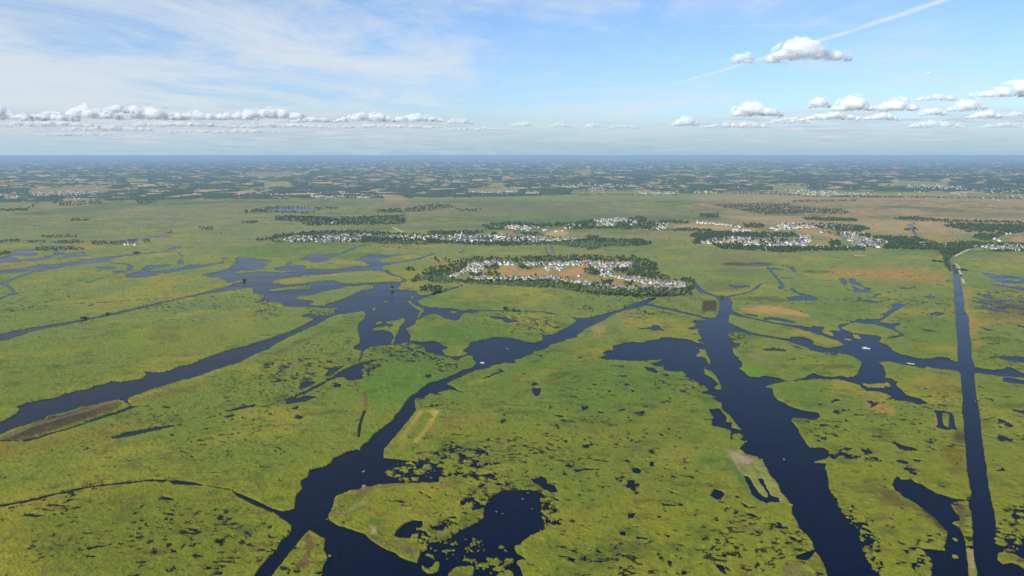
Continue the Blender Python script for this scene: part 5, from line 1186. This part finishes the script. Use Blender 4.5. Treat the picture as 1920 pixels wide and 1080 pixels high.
def cloud(px,py,wpx,hpx,base,label,cover=1.,seed=0,shape=None,lump=1.):
    """flat-based heap of puffs; px,py is the middle of its base, at `base` metres"""
    u_=px-960; v_=540-py; dy_=FPX*cp+v_*sp; dz_=-FPX*sp+v_*cp
    k_=(base-CAM_H)/max(dz_,6.); dist=dy_*k_; s=k_; x=u_*k_; W_=wpx*s; H_=hpx*s; r=np.random.default_rng(seed+900); L=[]
    H_*=(.8 if px<1250 and py>200 else 1.)
    n=int(12+wpx/3.2)
    for i in range(n):
        u=-1+2*(i+r.random())/n
        env=(1-abs(u)**2.2)**.8 if shape is None else float(np.interp(u,shape[0],shape[1]))
        rr=H_*(.18+.34*env)*(.7+.6*r.random())*lump
        zc=rr*.55+(H_*env-rr*1.2)*r.random()*(env>.3)
        v,f=I3; dv=v+.0; nn=1+.12*np.sin(v[:,0]*3+i)*np.cos(v[:,1]*2.7+i*2)+.05*np.sin(v[:,2]*6+i*3+v[:,0]*4)
        dv=v*nn[:,None]*rr*np.array([1.6,1.4,1.0]); dv=dv+np.array([u*max(W_*.5-1.3*rr,W_*.08),(r.random()-.5)*W_*.35,max(zc,rr*.35)])
        dv[:,2]=np.where(dv[:,2]<0,dv[:,2]*.35,dv[:,2]); L.append((dv,f))
    V,F=cat_np(L)
    o=link('cumulus_cloud',skin('cumulus_cloud',V,F,max(H_/14,W_/110)),loc=(x,dist,base)); o['cover']=cover*(.85 if px>1200 else .66)*(1. if py<232 else .62)
    tag(o,label,'cloud','cumulus clouds over the horizon'); return o
cl=0
for (px,py,w_,h_,b_,cv,lb_,sh) in [
 (1515,118,150,40,1300,.95,'largest lone cloud, cutting across the contrail',([-1,-.75,-.35,-.1,.3,.8,1],[.35,.95,1.,.85,.6,.4,.15])),
 (1392,121,44,20,1300,.7,'small grey wisp of cloud left of the largest lone cloud',None),
 (1739,142,22,6,1300,.5,'faint tiny grey cloud high at the right',None),
 (1420,219,100,28,1250,1.,'bright heaped cloud at the left of the right-hand row',([-1,-.8,-.45,-.1,.2,.6,1],[.2,.8,1,.5,.4,.75,.3])),
 (1285,237,60,18,1250,.9,'small white cloud left of the bright heaped cloud',None),
 (1535,203,44,18,1250,.9,'small rounded cloud in the middle of the right-hand row',None),
 (1600,209,80,27,1250,1.,'bright cloud right of the rounded one in the row',([-1,-.3,.2,.6,1],[.3,1,.9,.5,.3])),
 (1678,209,80,26,1250,1.,'bright wide cloud near the middle right of the row',([-1,-.2,.3,.7,1],[.4,.8,1,.6,.3])),
 (1755,190,80,12,1300,.75,'flat grey streak of cloud above the right-hand row',None),
 (1885,184,120,34,1300,1.,'large pinkish cloud cut off by the right edge',([-1,-.5,0,.4,.8,1],[.2,.5,.6,1,.9,.6])),
 (1748,217,60,13,1250,.9,'flat white cloud under the grey streak',None),(1815,209,70,22,1250,.85,'grey cloud left of the right edge cloud',None),
 (1845,223,70,15,1250,.9,'flat white cloud low at the right',None),(1905,219,40,10,1250,.7,'small flat cloud at the right edge',None),
 (1560,226,120,14,1250,.8,'long thin cloud under the bright pair',None),(1650,226,80,12,1250,.85,'short flat cloud under the bright wide cloud',None),(1480,232,90,12,1250,.7,'thin cloud right under the bright heaped cloud',None),
 (1755,240,120,14,1250,.7,'faint long cloud low at the right',None),(1380,240,130,11,1250,.7,'faint long cloud low in the middle right',None),(1880,240,80,12,1250,.6,'faint low cloud at the far right',None),
 (980,238,50,12,1250,.8,'small cloud near the middle of the horizon',None),(1050,239,50,10,1250,.75,'small cloud right of the middle one',None),(1110,240,40,10,1250,.8,'little white cloud right of the centre',None),(1170,241,70,8,1250,.6,'thin cloud between centre and right row',None),
 (20,226,120,30,1250,1.,'cloud cut off by the left edge',([-1,-.2,.2,.6,1],[1,1,.6,.5,.2])),(100,228,110,22,1250,.95,'grey cloud right of the left edge cloud',None),
 (175,224,100,30,1250,1.,'bright-topped cloud, first of the left bank',([-1,-.4,0,.5,1],[.5,1,.8,.7,.5])),(222,214,60,20,1250,1.,'bright dome on top of the left bank',None),
 (285,226,130,34,1250,1.,'broadest bright-topped cloud of the left bank',([-1,-.5,0,.4,1],[.5,1,.95,.6,.4])),(370,226,110,22,1250,.9,'grey middle cloud of the left bank',None),(440,226,90,18,1250,.85,'low grey cloud before the twin-topped one',None),
 (510,224,130,30,1250,1.,'twin-topped cloud at the middle of the left bank',([-1,-.4,-.1,.3,.7,1],[.4,.9,.7,1,.5,.3])),(590,230,90,14,1250,.8,'flat grey cloud right of the twin-topped one',None),(690,229,120,20,1250,.9,'grey-blue cloud right of the middle of the left bank',None),
 (785,229,110,18,1250,.85,'long grey cloud near the right end of the left bank',None),(860,233,60,14,1250,.85,'small white cloud at the right end of the left bank',None),
 (90,238,220,14,1250,.75,'pale layer of cloud low at the left',None),(210,246,170,14,1250,.8,'whitish layer under the bright left clouds',None),(330,238,220,12,1250,.7,'grey layer under the middle left clouds',None),(520,240,200,12,1250,.6,'thin layer under the twin-topped cloud',None),(720,241,260,11,1250,.55,'thin layer low right of the middle left',None),(420,250,240,10,1250,.5,'very faint low layer left of centre',None),(140,256,200,9,1250,.45,'very faint low layer at the left',None),(900,245,160,8,1250,.5,'very faint layer left of the centre',None)]:
    cl+=1; cloud(px,py,w_,h_,b_,lb_,cv,cl,sh)
# two small clouds overhead, out of the picture, whose shadows lie on the right marsh
for px,py,w_,lb_ in ((1533,511,80,'small cloud high above the right marsh'),(1400,497,140,'second small cloud high above the right marsh')):
    g_=gp(px,py); hgt=1450.; k_=hgt/sun_dir.z; L=[]; r=np.random.default_rng(5)
    for i in range(5):
        v,f=I3; rr=w_*(.42+.06*r.random()); L.append((v*np.array([rr,rr,rr*.5])+np.array([(i/4-.5)*w_*.7,(r.random()-.5)*w_*.15,rr*.2]),f))
    o=link('cumulus_cloud',skin('cumulus_cloud',*cat_np(L),6.),loc=(g_.x+sun_dir.x*k_,g_.y+sun_dir.y*k_,hgt)); o['cover']=.9; tag(o,lb_,'cloud')
# ---------------------------------------------------------------- haze: one box of even air round everything low
hm=bpy.data.materials.new('haze_air'); hm.use_nodes=True; t=NT(hm.node_tree)
vol=t.n('ShaderNodeVolumePrincipled',{'Color':(.53,.79,1.0,1),'Density':2.6e-5,'Anisotropy':0.0})
t.n('ShaderNodeOutputMaterial',{1:vol.outputs[0]})
hx,hy0,hy1,hz0,hz1=175000.,-12000.,175000.,-3.,456.
V=[(a,b,c) for c in (hz0,hz1) for a,b in ((-hx,hy0),(hx,hy0),(hx,hy1),(-hx,hy1))]
F=[(3,2,1,0),(4,5,6,7),(0,1,5,4),(1,2,6,5),(2,3,7,6),(3,0,4,7)]
tag(link('haze',mesh_np('haze',V,F,[hm])),kind='stuff')
